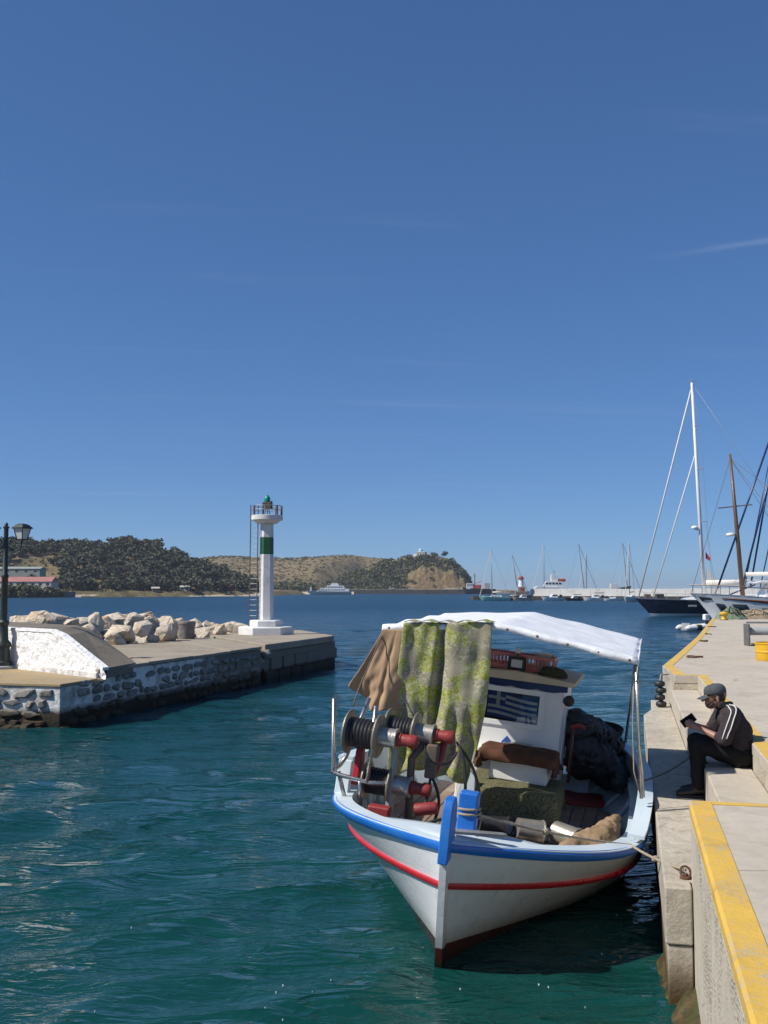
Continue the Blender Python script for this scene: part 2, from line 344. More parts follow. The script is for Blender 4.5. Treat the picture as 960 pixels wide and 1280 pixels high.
M['mat_red'] = mat('red_rubber_mat', (.33, .022, .014), (.26, .018, .012), 7, .7, .004)
M['pink'] = mat('faded_red_crate_plastic', (.62, .20, .18), (.54, .16, .15), 6, .45)
M['clear_plastic'] = mat('cloudy_plastic', (.65, .65, .62), rough=.3)
M['rope'] = mat('hemp_rope', (.42, .35, .26), (.30, .25, .18), 14, .9, .006, 120, spec=.1)
M['rope_green'] = mat('dark_green_rope', (.035, .045, .02), (.06, .06, .03), 20, .9, .01, 80)
M['flag_blue'] = mat('flag_blue', (.03, .085, .36), rough=.9); M['flag_white'] = mat('flag_white', (.75, .76, .78), rough=.9)
M['grey_box'] = mat('grey_painted_box', (.34, .36, .36), (.28, .29, .29), 3, .6, .003)
M['wood_dark'] = mat('varnished_mahogany', (.10, .030, .016), (.14, .045, .022), 6, .35)
M['wood_mast'] = mat('varnished_mast', (.16, .085, .045), (.11, .055, .03), 6, .4)
M['yacht_white'] = mat('gelcoat_white', (.80, .80, .79), (.76, .76, .75), 2, .25, Coat_Weight=.3)
M['yacht_navy'] = mat('navy_hull_gloss', (.008, .013, .035), (.01, .016, .04), 2, .12, Coat_Weight=.5)
def _():
    t = NT('navy_hull_boot'); n = t.noise(t.co('Object'), 2); c = zmix(t, .30, .33, (.72, .71, .69), t.mix(n, (.008, .013, .035), (.011, .017, .042)), 'Object', .0)
    return t.out(c, .12, None, Coat_Weight=.5)
M['yacht_navy_boot'] = _()
M['mint'] = mat('mint_hull', (.36, .66, .58), (.32, .6, .54), 2, .3)
M['sail'] = mat('sail_cover', (.72, .69, .62), (.65, .62, .56), 3, .8)
M['ship_dark'] = mat('dark_ship_hull', (.030, .03, .034), (.05, .035, .03), 1, .5, coord='World')
M['ship_blue'] = mat('blue_ship_hull', (.02, .05, .16), (.03, .06, .18), 1, .5, coord='World')
M['orange'] = mat('orange_red_paint', (.55, .09, .035), (.45, .07, .03), 2, .5)
M['window_dark'] = mat('dark_window', (.012, .018, .03), (.02, .024, .035), 3, .08)
M['mole'] = mat('dark_mole_stone', (.085, .075, .066), (.05, .045, .04), .25, .9, .3, .9, coord='World')
M['break_white'] = mat('white_sea_wall', (.78, .76, .71), (.66, .63, .57), .25, .85, .05, 1.0, coord='World', dirt=(.48, .43, .36), dsc=.3, dlo=.55, dhi=.75)
M['shore_wall'] = mat('sea_wall_stone', (.26, .21, .165), (.17, .14, .11), .5, .9, .2, 1.2, coord='World')
M['roof_pink'] = mat('faded_red_roof', (.40, .17, .15), (.33, .14, .12), .4, .8, coord='World')
M['wall_far'] = mat('pale_wall', (.52, .49, .44), (.44, .41, .36), .4, .85, coord='World')
M['wall_grey'] = mat('grey_green_roof', (.30, .32, .28), (.25, .27, .24), .4, .85, coord='World')
M['dome'] = mat('pale_blue_dome', (.40, .58, .66), (.36, .54, .62), 1, .5)
M['skin'] = mat('skin', (.36, .19, .13), (.30, .15, .10), 9, .5, .001, Subsurface_Weight=.0)
M['shirt'] = mat('dark_shirt', (.052, .041, .043), (.038, .030, .033), 9, .9, .006, 26, spec=.2)
M['trousers'] = mat('black_trousers', (.006, .0055, .0055), (.010, .009, .008), 9, .75, .006, 22, spec=.3)
M['cap'] = mat('grey_cap', (.085, .095, .105), (.065, .072, .08), 9, .95, .003, 60, spec=.15)
M['hair'] = mat('dark_hair', (.022, .016, .013), rough=.7)
M['beard'] = mat('dark_stubble', (.075, .045, .034), (.05, .03, .024), 20, .8)
M['shoe'] = mat('black_shoe', (.012, .012, .013), rough=.4)
M['phone'] = mat('black_case', (.006, .006, .007), rough=.85, spec=.15)
M['white_tape'] = mat('white_piping', (.72, .71, .69), rough=.8)
M['yellow_gloss'] = mat('yellow_gloss_paint', (.72, .42, .02), (.62, .34, .02), 3, .45, .003)
M['net_beige'] = mat('beige_fishing_net', (.40, .32, .22), (.26, .21, .14), 9, .98, .05, 22, spec=.05)
M['net_green'] = mat('green_fishing_net', (.16, .24, .16), (.24, .26, .18), 9, .98, .05, 22, spec=.05)
M['rib_grey'] = mat('white_inflatable', (.70, .70, .68), (.62, .62, .60), 3, .5)
M['rust'] = mat('rusty_iron', (.16, .075, .04), (.09, .05, .03), 12, .9, .01)
def _():
    t = NT('thin_glass'); t.n.remove(t.b); fr = t.nd('ShaderNodeFresnel', {'IOR': 1.5}).outputs[0]
    tr = t.nd('ShaderNodeBsdfTransparent', {'Color': (.93, .95, .95)}); gl = t.nd('ShaderNodeBsdfGlossy', {'Roughness': .02})
    mx = t.nd('ShaderNodeMixShader', {0: fr, 1: tr.outputs[0], 2: gl.outputs[0]}); t.l.new(mx.outputs[0], t.n['Material Output'].inputs[0]); return t.m
M['glass'] = _()
def _():
    t = NT('sea_water'); co = t.co('World')
    dist = t.nd('ShaderNodeVectorMath', {0: co}, operation='LENGTH').outputs['Value']
    def ridge(n, p): return t.math('POWER', t.math('SUBTRACT', 1., t.math('ABSOLUTE', t.math('SUBTRACT', t.math('MULTIPLY', n, 2.4), 1.2))), p)
    n1 = t.noise(t.co('World', (.50, 1.35, 1)), 1.35, 3, .5, .7); n2 = t.noise(t.co('World', (.6, 1.4, 1)), 4.6, 3, .55, .7)
    n3 = t.noise(t.co('World', (.45, 1.0, 1)), .42, 3, .55, .4); calm = t.noise(t.co('World', (.5, 1, 1)), .16, 4, .6, .5)
    h = t.math('ADD', t.math('MULTIPLY', t.math('ADD', n1, t.math('MULTIPLY', ridge(n1, 2.2), .45)), .11), t.math('MULTIPLY', t.math('ADD', n2, ridge(n2, 2.)), .016))
    h = t.math('MULTIPLY', h, t.math('MULTIPLY', t.ramp(dist, 6, 50, .62, 2.6), t.ramp(calm, .35, .6, .35, 1.25)))
    h = t.math('ADD', h, t.math('MULTIPLY', t.math('MULTIPLY', n3, 1.1), t.ramp(dist, 18, 70, 0., 1.)))
    big = t.noise(co, .09, 3)
    c = t.mix(t.ramp(dist, 8, 70), (.0035, .046, .038), (.003, .042, .092))
    c = t.mix(t.ramp(big, .35, .7, 0, .4), c, (.004, .048, .052))
    return t.out(c, t.ramp(dist, 20, 160, .045, .30), t.bump(h, 1.0, 1.0), IOR=1.333, Specular_IOR_Level=t.ramp(dist, 20, 160, .5, .34))
M['water'] = _()
def m_terrain(name, grass, scrub, rock, rockz, sc=1.0, soil=(.30, .215, .12)):
    t = NT(name); co = t.co('World'); g = t.nd('ShaderNodeNewGeometry').outputs['Normal']; nz = t.xyz(g)[2]
    n = t.noise(co, .05 * sc, 8, .7); n2 = t.noise(co, .25 * sc, 6, .7)
    c = t.mix(t.ramp(n, .42, .62), grass, scrub); c = t.mix(t.ramp(n2, .55, .7), c, soil)
    st = t.noise(t.co('World', (.25, .25, 1)), .5 * sc, 6, .7, .6); rc = t.mix(t.ramp(st, .35, .65), rock, tuple(x * .5 for x in rock)); rc = t.mix(t.ramp(n2, .5, .62), rc, (.36, .23, .08))
    steep = t.ramp(t.math('ADD', nz, t.math('MULTIPLY', t.math('SUBTRACT', n2, .5), .35)), rockz - .12, rockz + .06, 1, 0)
    return t.out(t.mix(steep, c, rc), .95, t.bump(t.math('ADD', n2, st), 1.2), Specular_IOR_Level=.1)
M['hill_wood'] = m_terrain('wooded_hill_soil', (.20, .155, .085), (.085, .08, .045), (.20, .165, .12), .5)
M['hill_far'] = m_terrain('dry_scrub_hill', (.25, .19, .105), (.135, .115, .062), (.22, .18, .13), .45, .6)
M['headland'] = m_terrain('headland_rock', (.20, .165, .085), (.11, .10, .05), (.27, .19, .115), .72, 1.6)
M['beach'] = mat('pale_beach', (.50, .43, .32), (.38, .31, .21), .15, .95, .1, 1, coord='World')
def m_leaf(name, a, b, tint=.5):
    t = NT(name); co = t.co('World'); n = t.noise(co, .12, 3); n2 = t.noise(co, 1.3, 3)
    c = t.mix(t.ramp(n, .38, .62), a, b); c = t.mix(t.ramp(n2, .45, .65, 0, .5), c, tuple(x * 1.5 for x in a))
    return t.out(c, .8, None, Specular_IOR_Level=.15)
M['pine'] = m_leaf('pine_needles', (.082, .088, .056), (.112, .108, .072))
M['shrub'] = m_leaf('shrub_leaves', (.09, .098, .048), (.12, .115, .06))
M['scrub'] = m_leaf('dry_scrub_leaves', (.085, .078, .038), (.12, .105, .055))
M['trunk'] = mat('pine_bark', (.11, .075, .05), (.07, .05, .035), 3, .95, coord='World')

# ================================================================== SETTING: water
def water():
    th = np.concatenate([np.linspace(-180, -42, 24)[:-1], np.linspace(-42, 42, 620), np.linspace(42, 180, 24)[1:]]) * math.pi / 180
    r = [0.6]
    while r[-1] < 150: r.append(r[-1] * 1.0078 + .004)
    while r[-1] < 6000: r.append(r[-1] * 1.09)
    r = np.array(r); Rr, T = np.meshgrid(r, th, indexing='ij')
    X = Rr * np.sin(T); Y = Rr * np.cos(T); Z = np.zeros_like(X); DX = np.zeros_like(X); DY = np.zeros_like(X)
    g = np.random.default_rng(3)
    for k in range(46):
        wl_ = 0.32 * (2.6 / .32) ** g.random(); kk = 2 * math.pi / wl_
        a = math.radians(-90 + 22 + g.normal() * 30); dx, dy = math.cos(a), math.sin(a)
        amp = .0064 * wl_ ** .8 * (.6 + .8 * g.random())
        ph = g.random() * 6.28; fade = np.clip((wl_ * 26 - Rr * .9) / (wl_ * 14), 0, 1) if wl_ < 1.2 else np.clip((110 - Rr) / 60, 0, 1)
        w = kk * (X * dx + Y * dy) + ph + .5 * np.sin(X * .31 * (1 + g.random()) + k) + .5 * np.sin(Y * .27 + k * 2.1)
        Z += amp * np.cos(w) * fade; DX -= 1.1 * amp * dx * np.sin(w) * fade; DY -= 1.1 * amp * dy * np.sin(w) * fade
    mod = .65 + .35 * np.sin(X * .55 + 1.3 * np.sin(Y * .23)) * np.sin(Y * .41 + .8 * np.sin(X * .19))
    Z *= mod
    n, m = X.shape
    v = np.stack([X + DX, Y + DY, Z], -1).reshape(-1, 3)
    i, j = np.meshgrid(np.arange(n - 1), np.arange(m), indexing='ij'); j2 = (j + 1) % m
    f = np.stack([i * m + j, (i + 1) * m + j, (i + 1) * m + j2, i * m + j2], -1).reshape(-1, 4)[:, ::-1]
    me = bpy.data.meshes.new('water'); me.vertices.add(len(v)); me.vertices.foreach_set('co', v.ravel())
    me.loops.add(f.size); me.loops.foreach_set('vertex_index', f.ravel()); me.polygons.add(len(f))
    me.polygons.foreach_set('loop_start', np.arange(0, f.size, 4)); me.polygons.foreach_set('loop_total', np.full(len(f), 4))
    me.update(calc_edges=True); me.validate(); me.polygons.foreach_set('use_smooth', np.ones(len(f), bool)); me.materials.append(M['water'])
    if me.polygons[0].normal.z < 0: me.flip_normals()
    o = bpy.data.objects.new('water', me); col.objects.link(o); tag(o, kind='structure')
water()

# ================================================================== SETTING: the quay
QA = math.atan(305 / F); Q = Vector((math.sin(QA), math.cos(QA))); P_ = Vector((math.cos(QA), -math.sin(QA)))
def q2(s, t): v = P_ * s + Q * t; return (v.x, v.y)
ZD, ZS, ZP = 1.35, 1.10, .80
FARE = [(828, 832), (850, 814), (871, 796), (882, 783), (890, 773), (905, 768)]
fe = [at(x, y, ZD) for x, y in FARE]
tc_, sc_ = 18.6, .66
quay = empty('quay'); tag(quay, kind='structure')
T0, T1 = -6, 7.59
def slab(poly, z0, z1, mname, name='deck_slab', bevel=.012): return MB().prism(poly, z0, z1).build(name, M[mname], quay, bevel=bevel)
# raised near block, cast in bays with open joints between them
jt = [T0, -1.2, 3.1, T1]
for a, b in zip(jt[:-1], jt[1:]):
    slab([q2(.385, a), q2(9, a), q2(9, b - .012), q2(.385, b - .012)], ZD - .12, ZD, 'quay_top')
MB().prism([q2(.388, T0), q2(9, T0), q2(9, T1 - .016), q2(.388, T1 - .016)], -1.5, ZD - .123).build('block_wall', M['quay_side'], quay, bevel=.01)
# deck behind the stairs and the far deck
jt = [T1, 11.2, 14.9, 18.6]
for a, b in zip(jt[:-1], jt[1:]):
    slab([q2(1.12, a), q2(9, a), q2(9, b - .012), q2(1.12, b - .012)], ZD - .12, ZD - .003, 'quay_top')
MB().prism([q2(1.124, T1), q2(9, T1), q2(9, tc_), q2(1.124, tc_)], -1.5, ZD - .126).build('retaining_wall', M['quay_side'], quay)
# the far part, widening to the right as the quay turns
def lerp_edge(k):
    k = max(0., min(k, len(fe) - 1.001)); i = int(k); return fe[i].lerp(fe[i + 1], k - i)
A0 = Vector(q2(.74, tc_)); bays = [(A0, Vector(q2(9, tc_)))]
rows = [fe[0].xy, fe[1].xy, fe[2].xy, fe[3].xy, fe[4].xy, fe[5].xy]
prevL, prevR = A0, Vector(q2(13, tc_))
for k, e in enumerate(rows):
    L_ = e; R_ = Vector((e.x + 16, e.y - 2.5)) if k < 4 else Vector((e.x + 18, e.y - 1))
    d = (R_ - L_).normalized() * 0; g = (L_ - prevL).normalized() * .012
    slab([tuple(prevL), tuple(prevR), tuple(R_ - g), tuple(L_ - g)], ZD - .14, ZD - .004, 'quay_top', bevel=.01)
    MB().prism([tuple(prevL + Vector((.004, .002))), tuple(prevR), tuple(R_), tuple(L_ + Vector((.004, .002)))], -1.5, ZD - .146).build('quay_wall', M['quay_side'], quay)
    prevL, prevR = L_, R_
# step and lower landing
jt = [T1, 10.9, 14.6, tc_]
for a, b in zip(jt[:-1], jt[1:]):
    slab([q2(.68, a), q2(1.118, a), q2(1.118, b - .008), q2(.68, b - .008)], -.6, ZS, 'quay_top', 'step', .015)
plat = [q2(.20, 7.42), q2(.381, 7.42), q2(.381, T1 + .006), q2(.676, T1 + .006), q2(.676, 19.6), q2(.36, 19.8), q2(.34, 18.3), q2(.20, 17.4)]
slab(plat, .42, ZP, 'platform', 'landing', .015)
pl2 = [q2(.215, 7.435), q2(.379, 7.435), q2(.379, T1 + .008), q2(.674, T1 + .008), q2(.674, 19.5), q2(.37, 19.7), q2(.35, 18.3), q2(.215, 17.4)]
MB().prism(pl2, -1.6, .412).build('landing_base', M['platform'], quay, bevel=.01)
def rocky(s0, s1, t0, t1, zt, seed, name='submerged_footing'):
    mb = MB(); nn = 26
    def fn(a, b):
        s = s0 + (s1 - s0) * b; t = t0 + (t1 - t0) * a; x, y = q2(s, t); n = fbm((x * 3 + seed, y * 3, 0)); n2 = fbm((x * 9 + seed, y * 9, 4))
        return (x + .05 * n, y + .05 * n2, zt + (-.55 * (1 - b) ** 1.6) + .11 * n + .04 * n2)
    mb.grid(nn * 3, nn, fn); return mb.build(name, M['algae'], quay, smooth=True)
def _():
    t = NT('algae_rock'); co = t.co('World'); n = t.noise(co, 9, 7, .7); n2 = t.noise(co, 2.5, 5, .6)
    c = t.mix(t.ramp(n, .35, .65), (.035, .030, .010), (.12, .085, .03)); c = t.mix(t.ramp(n2, .5, .65), c, (.05, .065, .015))
    return t.out(c, .5, t.bump(n, .04))
M['algae'] = _()
rocky(-.05, .43, 4.2, 8.6, .16, 2)
# yellow painted edges
def ypaint(poly, z): MB().prism(poly, z, z + .004).build('yellow_edge', M['yellow'], quay)
def yside(a, b, z0, z1, out):
    a = Vector(a); b = Vector(b); o = Vector(out) * .004
    MB().prism([tuple(a + o), tuple(b + o), tuple(b - o * .2), tuple(a - o * .2)], z0, z1).build('yellow_edge', M['yellow'], quay)
e_ = .008
yw = MB()
yw.loft([[(*q2(s, t), z) for s, z in ((.379, ZD - .075), (.378, ZD - .016), (.392, ZD + .005), (.525, ZD + .005), (.525, ZD + .0005), (.396, ZD + .0005), (.3845, ZD - .018), (.3845, ZD - .075))] for t in (T0, -1.215)]); yw.loft([[(*q2(s, t), z) for s, z in ((.379, ZD - .075), (.378, ZD - .016), (.392, ZD + .005), (.525, ZD + .005), (.525, ZD + .0005), (.396, ZD + .0005), (.3845, ZD - .018), (.3845, ZD - .075))] for t in (-1.2, 3.085)])
yw.loft([[(*q2(s, t), z) for s, z in ((.379, ZD - .075), (.378, ZD - .016), (.392, ZD + .005), (.525, ZD + .005), (.525, ZD + .0005), (.396, ZD + .0005), (.3845, ZD - .018), (.3845, ZD - .075))] for t in (3.1, T1 - .02)]); yw.build('yellow_edge', M['yellow'], quay)
ypaint([q2(.529, T1 - .03), q2(.529, T1 - .12), q2(9, T1 - .12), q2(9, T1 - .03)], ZD + .0012)
ypaint([q2(1.135, T1 + .02), q2(1.27, T1 + .02), q2(1.27, tc_ + .16), q2(1.135, tc_ + .02)], ZD - .001)
ypaint([q2(.76, tc_ + .02), q2(1.135, tc_ + .025), q2(1.27, tc_ + .165), q2(.80, tc_ + .2)], ZD - .0015)
ch = [A0 + Vector((.02, .02))] + [Vector(e) + Vector((.02, 0)) for e in rows]
for a, b in zip(ch[:-1], ch[1:]):
    n = Vector(((b - a).y, -(b - a).x)).normalized() * .17
    ypaint([tuple(a), tuple(a + n), tuple(b + n), tuple(b)], ZD - .0005)
# rusty mooring ring where the bow line is made fast
rg = empty('mooring_ring', (*q2(.35, 7.66), ZP), 0, 'rusty iron mooring ring at the corner of the landing holding the bow line', 'ring')
MB().tube([(.035 * math.cos(a), .02 * math.sin(a), .045 + .035 * math.sin(a)) for a in np.linspace(0, 2 * math.pi, 18)], .008, 8).build('ring', M['rust'], rg, smooth=True)
MB().lathe([(.04, .0), (.04, .012), (.018, .02), (.018, .035)], 12).build('ring_base', M['rust'], rg, smooth=40)
RING = Vector((*q2(.35, 7.66), ZP + .06))
# rings and chain ends along the far edge
for k, (px, py) in enumerate([(850, 822), (868, 802), (876, 793), (884, 784)]):
    p = at(px, py, ZD); r_ = empty('edge_ring', (p.x + .25, p.y, ZD), k * .8, ('first', 'second', 'third', 'fourth')[k] + ' small iron ring along the far quay edge, counted from the stairs', 'ring', 'iron rings along the far quay edge')
    MB().tube([(.10 * math.cos(a), .10 * math.sin(a), .02 + .012 * math.sin(a)) for a in np.linspace(0, 2 * math.pi, 16)], .016, 6).build('ring', M['rust'], r_, smooth=True)
    MB().tube([(.1, 0, .02), (.17, .04, .02), (.24, -.02, .02)], .022, 6).build('shackle', M['rust'], r_, smooth=True)

# ================================================================== SETTING: hills
def terrain(name, fn, x0, x1, y0, y1, nx, ny, m):
    o = MB().grid(nx, ny, lambda a, b: (lambda x, y: (x, y, fn(x, y)))(x0 + (x1 - x0) * a, y0 + (y1 - y0) * b)).build(name, M[m], smooth=True)
    if o.data.polygons[0].normal.z < 0: o.data.flip_normals()
    return tag(o, kind='structure')
def profile(pts, Y, sub=0):        # skyline pixels -> (world x, height) at distance Y
    xs = [(p[0] - 480) / F * Y for p in pts]; zs = [HC + (738 - p[1]) * Y / F - sub for p in pts]
    return lambda x: float(np.interp(x, xs, zs))
YA = 590
prA = profile([(-400, 640), (-150, 660), (-40, 668), (0, 677), (15, 673), (60, 677), (100, 675), (130, 677), (155, 674), (200, 677), (225, 684), (240, 694), (260, 704), (280, 712), (300, 718), (322, 724), (345, 735), (380, 740)], YA, 4.0)
def shoreA(x): return float(np.interp(x, [-260, -150, -128, -100, -60, 40], [392, 396, 428, 460, 500, 505]))
def sm(t): t = max(0, min(1, t)); return t * t * (3 - 2 * t)
def hA(x, y):
    s = shoreA(x); t = (y - s) / (YA - s); X = x * YA / max(y, 380)
    h = prA(X)
    base = 2.4 * sm(t / .05)
    z = base + max(h - 2.4, 0) * (sm((t - .12) / .9) ** 1.15 if t < 1.02 else max(0, 1 - (t - 1.02) * .8))
    z += 1.6 * fbm((x * .03, y * .03, 1)) * sm(t * 4); z -= 8 * sm((x + 66) / 20)
    return z if t > 0 else -2.5 * min(1, -t * 6)
terrain('wooded_hill', hA, -330, -20, 380, 760, 150, 120, 'hill_wood')
prB = profile([(60, 712), (180, 704), (240, 701), (260, 698), (278, 696), (320, 697), (360, 698), (400, 697), (440, 695), (460, 697), (490, 699), (520, 702), (560, 716), (600, 738)], 1150)
def hB(x, y):
    sB = float(np.interp(x, [-62, -20], [760, 1010])); t = (y - sB) / (1150 - sB); X = x * 1150 / y
    z = 2.0 + (prB(X) - 2) * (sm(t) if t < 1 else 1) + 2.2 * fbm((x * .012, y * .012, 5), 5) * sm(t * 3) * (1 if t < .8 else .5)
    return z if t > 0 else -2
terrain('brown_hill', hB, -420, 140, 745, 1300, 150, 90, 'hill_far')
YH = 930
prH = profile([(330, 738), (380, 734), (420, 724), (440, 716), (460, 708), (480, 701), (500, 696), (515, 693), (540, 692.5), (552, 695), (564, 697), (573, 706), (581, 714), (587, 724), (591, 736), (594, 741)], YH, 1.5)
def hH(x, y):
    t = (y - 885) / 45; X = x * YH / y; cliff = sm((X - 10) / 25) * sm((78 - X) / 8)
    top = prH(X); lo = sm(t * 1.1)
    prof = (1 - cliff) * sm(t * .95) + cliff * (.62 * sm(t * 2.6) + .38 * sm((t - .3) * 1.5))
    z = 1.8 + max(top - 1.8, -3) * (prof if t < 1 else max(0, 1 - (t - 1) * .25)) + 1.7 * fbm((x * .07, y * .07, 2 + .05 * y), 5) * sm(t * 3) + cliff * (2.6 * fbm((x * .16, y * .14, 9), 5) - 1.6 * abs(noise.noise(Vector((x * .30, y * .1, 4))))) * sm(t * 4) * sm((1.1 - t) * 3)
    return z if t > 0 else -2
terrain('headland', hH, -120, 92, 872, 1000, 240, 130, 'headland')
# beach and low shore at the foot of the wooded hill
bm_ = MB().grid(60, 8, lambda a, b: (lambda x, y: (x, y, -.6 + 2.7 * b + .25 * fbm((x * .1, y * .1, 0))))(-128 + 72 * a, shoreA(-128 + 72 * a) - 3 + 10 * b)).build('beach', M['beach'], smooth=True); tag(bm_, kind='structure')
lb = MB().grid(50, 8, lambda a, b: (lambda x, y: (x, y, -.6 + 2.4 * b + .3 * fbm((x * .1, y * .1, 3))))(-120 + 98 * a, 752 + 8 * b)).build('far_beach', M['beach'], smooth=True); tag(lb, kind='structure')

# ---------------------------------------------------------------- foliage made of leaf-sized faces
def leaf_clouds(centres, radii, n_per, size, g):
    C = np.repeat(np.asarray(centres, float), n_per, 0); Rd = np.repeat(np.asarray(radii, float), n_per, 0); N = len(C)
    d = g.normal(size=(N, 3)); d /= np.linalg.norm(d, axis=1)[:, None]
    rad = g.random(N) ** .45
    p = C + d * Rd * rad[:, None]
    a = g.normal(size=(N, 3)); a[:, 2] *= .6; a /= np.linalg.norm(a, axis=1)[:, None]
    b = np.cross(a, d + .6 * g.normal(size=(N, 3))); b /= np.linalg.norm(b, axis=1)[:, None] + 1e-6
    s = (size * (.5 + g.random(N)))[:, None]
    a *= s; b *= s * .7
    return np.stack([p - a - .4 * b, p + .3 * a - b, p + a + .5 * b, p - .2 * a + b], 1).reshape(-1, 3)
def quads_mesh(name, v, m):
    f = np.arange(len(v)); nq = len(v) // 4
    me = bpy.data.meshes.new(name); me.vertices.add(len(v)); me.vertices.foreach_set('co', v.ravel().astype(np.float32))
    me.loops.add(len(f)); me.loops.foreach_set('vertex_index', f); me.polygons.add(nq)
    me.polygons.foreach_set('loop_start', np.arange(0, nq * 4, 4)); me.polygons.foreach_set('loop_total', np.full(nq, 4)); me.update(calc_edges=True)
    me.materials.append(m); return me
def pine_clumps(x, y, z, s, g, c, r):      # an umbrella-shaped Aleppo pine: several uneven clumps
    for k in range(g.integers(4, 7)):
        a = g.random() * 6.28; q = g.random() ** .6 * 1.9 * s
        c.append((x + math.cos(a) * q, y + math.sin(a) * q, z + s * (2.6 + 1.5 * g.random()) - .25 * q)); w = s * (.8 + .8 * g.random()); r.append((w, w, w * (.5 + .25 * g.random())))
def forest():
    g = np.random.default_rng(11); c, r, trunks = [], [], MB(); n = 0
    tries = 0
    while n < 1650 and tries < 30000:
        tries += 1
        y = 410 + 215 * g.random(); x = (g.random() * 560 - 200 - 480) * y / F + (200 * y / F if False else 0)
        px = 480 + F * x / y
        if px < -120 or px > 318: continue
        s = shoreA(x); t = (y - s) / (YA - s)
        if t < .06 or t > 1.06: continue
        dens = noise.noise(Vector((x * .022, y * .022, 3)))
        if px < 75:
            if dens < .05 + (.12 if t < .6 else -.2): continue
        elif px < 165 and t < .13: continue
        elif dens < -.30: continue
        if px > 90 and px < 140 and t > .9: continue
        z = hA(x, y); sc = .55 + .85 * g.random() ** 1.3
        pine_clumps(x, y, z, sc, g, c, r)
        trunks.tube([(x, y, z - .5), (x + .2 * g.normal(), y, z + 3.2 * sc)], [.18, .1], 4); n += 1
    v = leaf_clouds(c, r, 16, .62, g)
    o = bpy.data.objects.new('pine_wood', quads_mesh('pine_wood', v, M['pine'])); col.objects.link(o)
    tag(o, 'dark pine wood covering the hill on the left across the bay', 'woodland', kind='stuff')
    t = trunks.build('trunks', M['trunk'], o, fix=False); tag(t, kind='stuff')
    # scrub
    c, r = [], []
    while len(c) < 900:
        y = 420 + 190 * g.random(); px = -60 + 400 * g.random(); x = (px - 480) / F * y; s = shoreA(x); t = (y - s) / (YA - s)
        if t < .05 or t > 1.02: continue
        w = .5 + .9 * g.random(); c.append((x, y, hA(x, y) + w * .3)); r.append((w, w, w * .7))
    o = bpy.data.objects.new('hillside_scrub', quads_mesh('hillside_scrub', leaf_clouds(c, r, 16, .4, g), M['shrub'])); col.objects.link(o)
    tag(o, 'low scrub between the pines on the left hill', 'scrub', kind='stuff')
    # headland bushes
    c, r = [], []; k = 0
    while k < 1500:
        y = 886 + 70 * g.random(); px = 400 + 196 * g.random(); x = (px - 480) / F * y; X = x * YH / y; t = (y - 885) / 45
        cliff = sm((X - 10) / 25) * sm((78 - X) / 8)
        if t > 1.15 or t < .08: continue
        if cliff > .4 and t < .48 and g.random() < .96: continue
        if noise.noise(Vector((x * .05, y * .05, 8))) < -.28: continue
        if abs(X - 34) < 9 and t > .86: continue
        k += 1; w = 1.2 + 1.9 * g.random() ** 1.5; c.append((x, y, hH(x, y) + w * .35)); r.append((w, w, w * .75))
    for k in range(420):   # dark belt of trees on the low neck
        px = 245 + 150 * g.random(); y = 775 + 60 * g.random(); x = (px - 480) / F * y
        if hB(x, y) < .5: continue
        w = 1.7 + 2.0 * g.random(); c.append((x, y, hB(x, y) + 1.2 + w * .5)); r.append((w * 1.2, w * 1.2, w * .8))
    o = bpy.data.objects.new('headland_bushes', quads_mesh('headland_bushes', leaf_clouds(c, r, 22, .85, g), M['shrub'])); col.objects.link(o)
    tag(o, 'dark green bushes clothing the headland below the chapel', 'bushes', kind='stuff')
    c, r = [], []
    for k in range(2600):
        px = 120 + 420 * g.random(); y = 800 + 340 * g.random(); x = (px - 480) / F * y
        w = .7 + 1.5 * g.random() ** 2; c.append((x, y, hB(x, y) + w * .3)); r.append((w * 1.3, w, w * .6))
    o = bpy.data.objects.new('dry_scrub', quads_mesh('dry_scrub', leaf_clouds(c, r, 9, .6, g), M['scrub'])); col.objects.link(o)
    tag(o, 'sparse dry scrub on the far brown hill', 'scrub', kind='stuff')
forest()
def tree(name, px, y, s, label, kind='pine', group=None, zf=hA, bush=False):
    g = np.random.default_rng(int(px * 10 + y)); x = (px - 480) / F * y; z = zf(x, y)
    o = empty(name, (x, y, z), 0, label, 'tree', group)
    c, r = [], []; pine_clumps(0, 0, 0, s, g, c, r); pine_clumps(.3, .2, -.4 * s, s * .9, g, c, r)
    if bush:
        c = [(a * 1.5, b, z_ * .72) for a, b, z_ in c] + [(a * 1.3, b, z_ * .35) for a, b, z_ in c]; r = [(q[0], q[1], q[2] * 1.2) for q in r] * 2
    v = leaf_clouds(c, r, 60 if bush else 34, .5, g)
    cr = bpy.data.objects.new('crown', quads_mesh('crown', v, M[kind])); col.objects.link(cr); cr.parent = o
    tr = MB().tube([(0, 0, -.6), (.1, 0, 1.2 * s), (-.1, .1, 2.4 * s)], [.24, .19, .13], 6)
    for k in range(4):
        q = c[k]; tr.tube([(0, 0, 1.5 * s), (q[0] * .5, q[1] * .5, q[2] * .75), q], [.11, .08, .04], 5)
    tr.build('trunk', M['trunk'], o, smooth=True, fix=False); return o
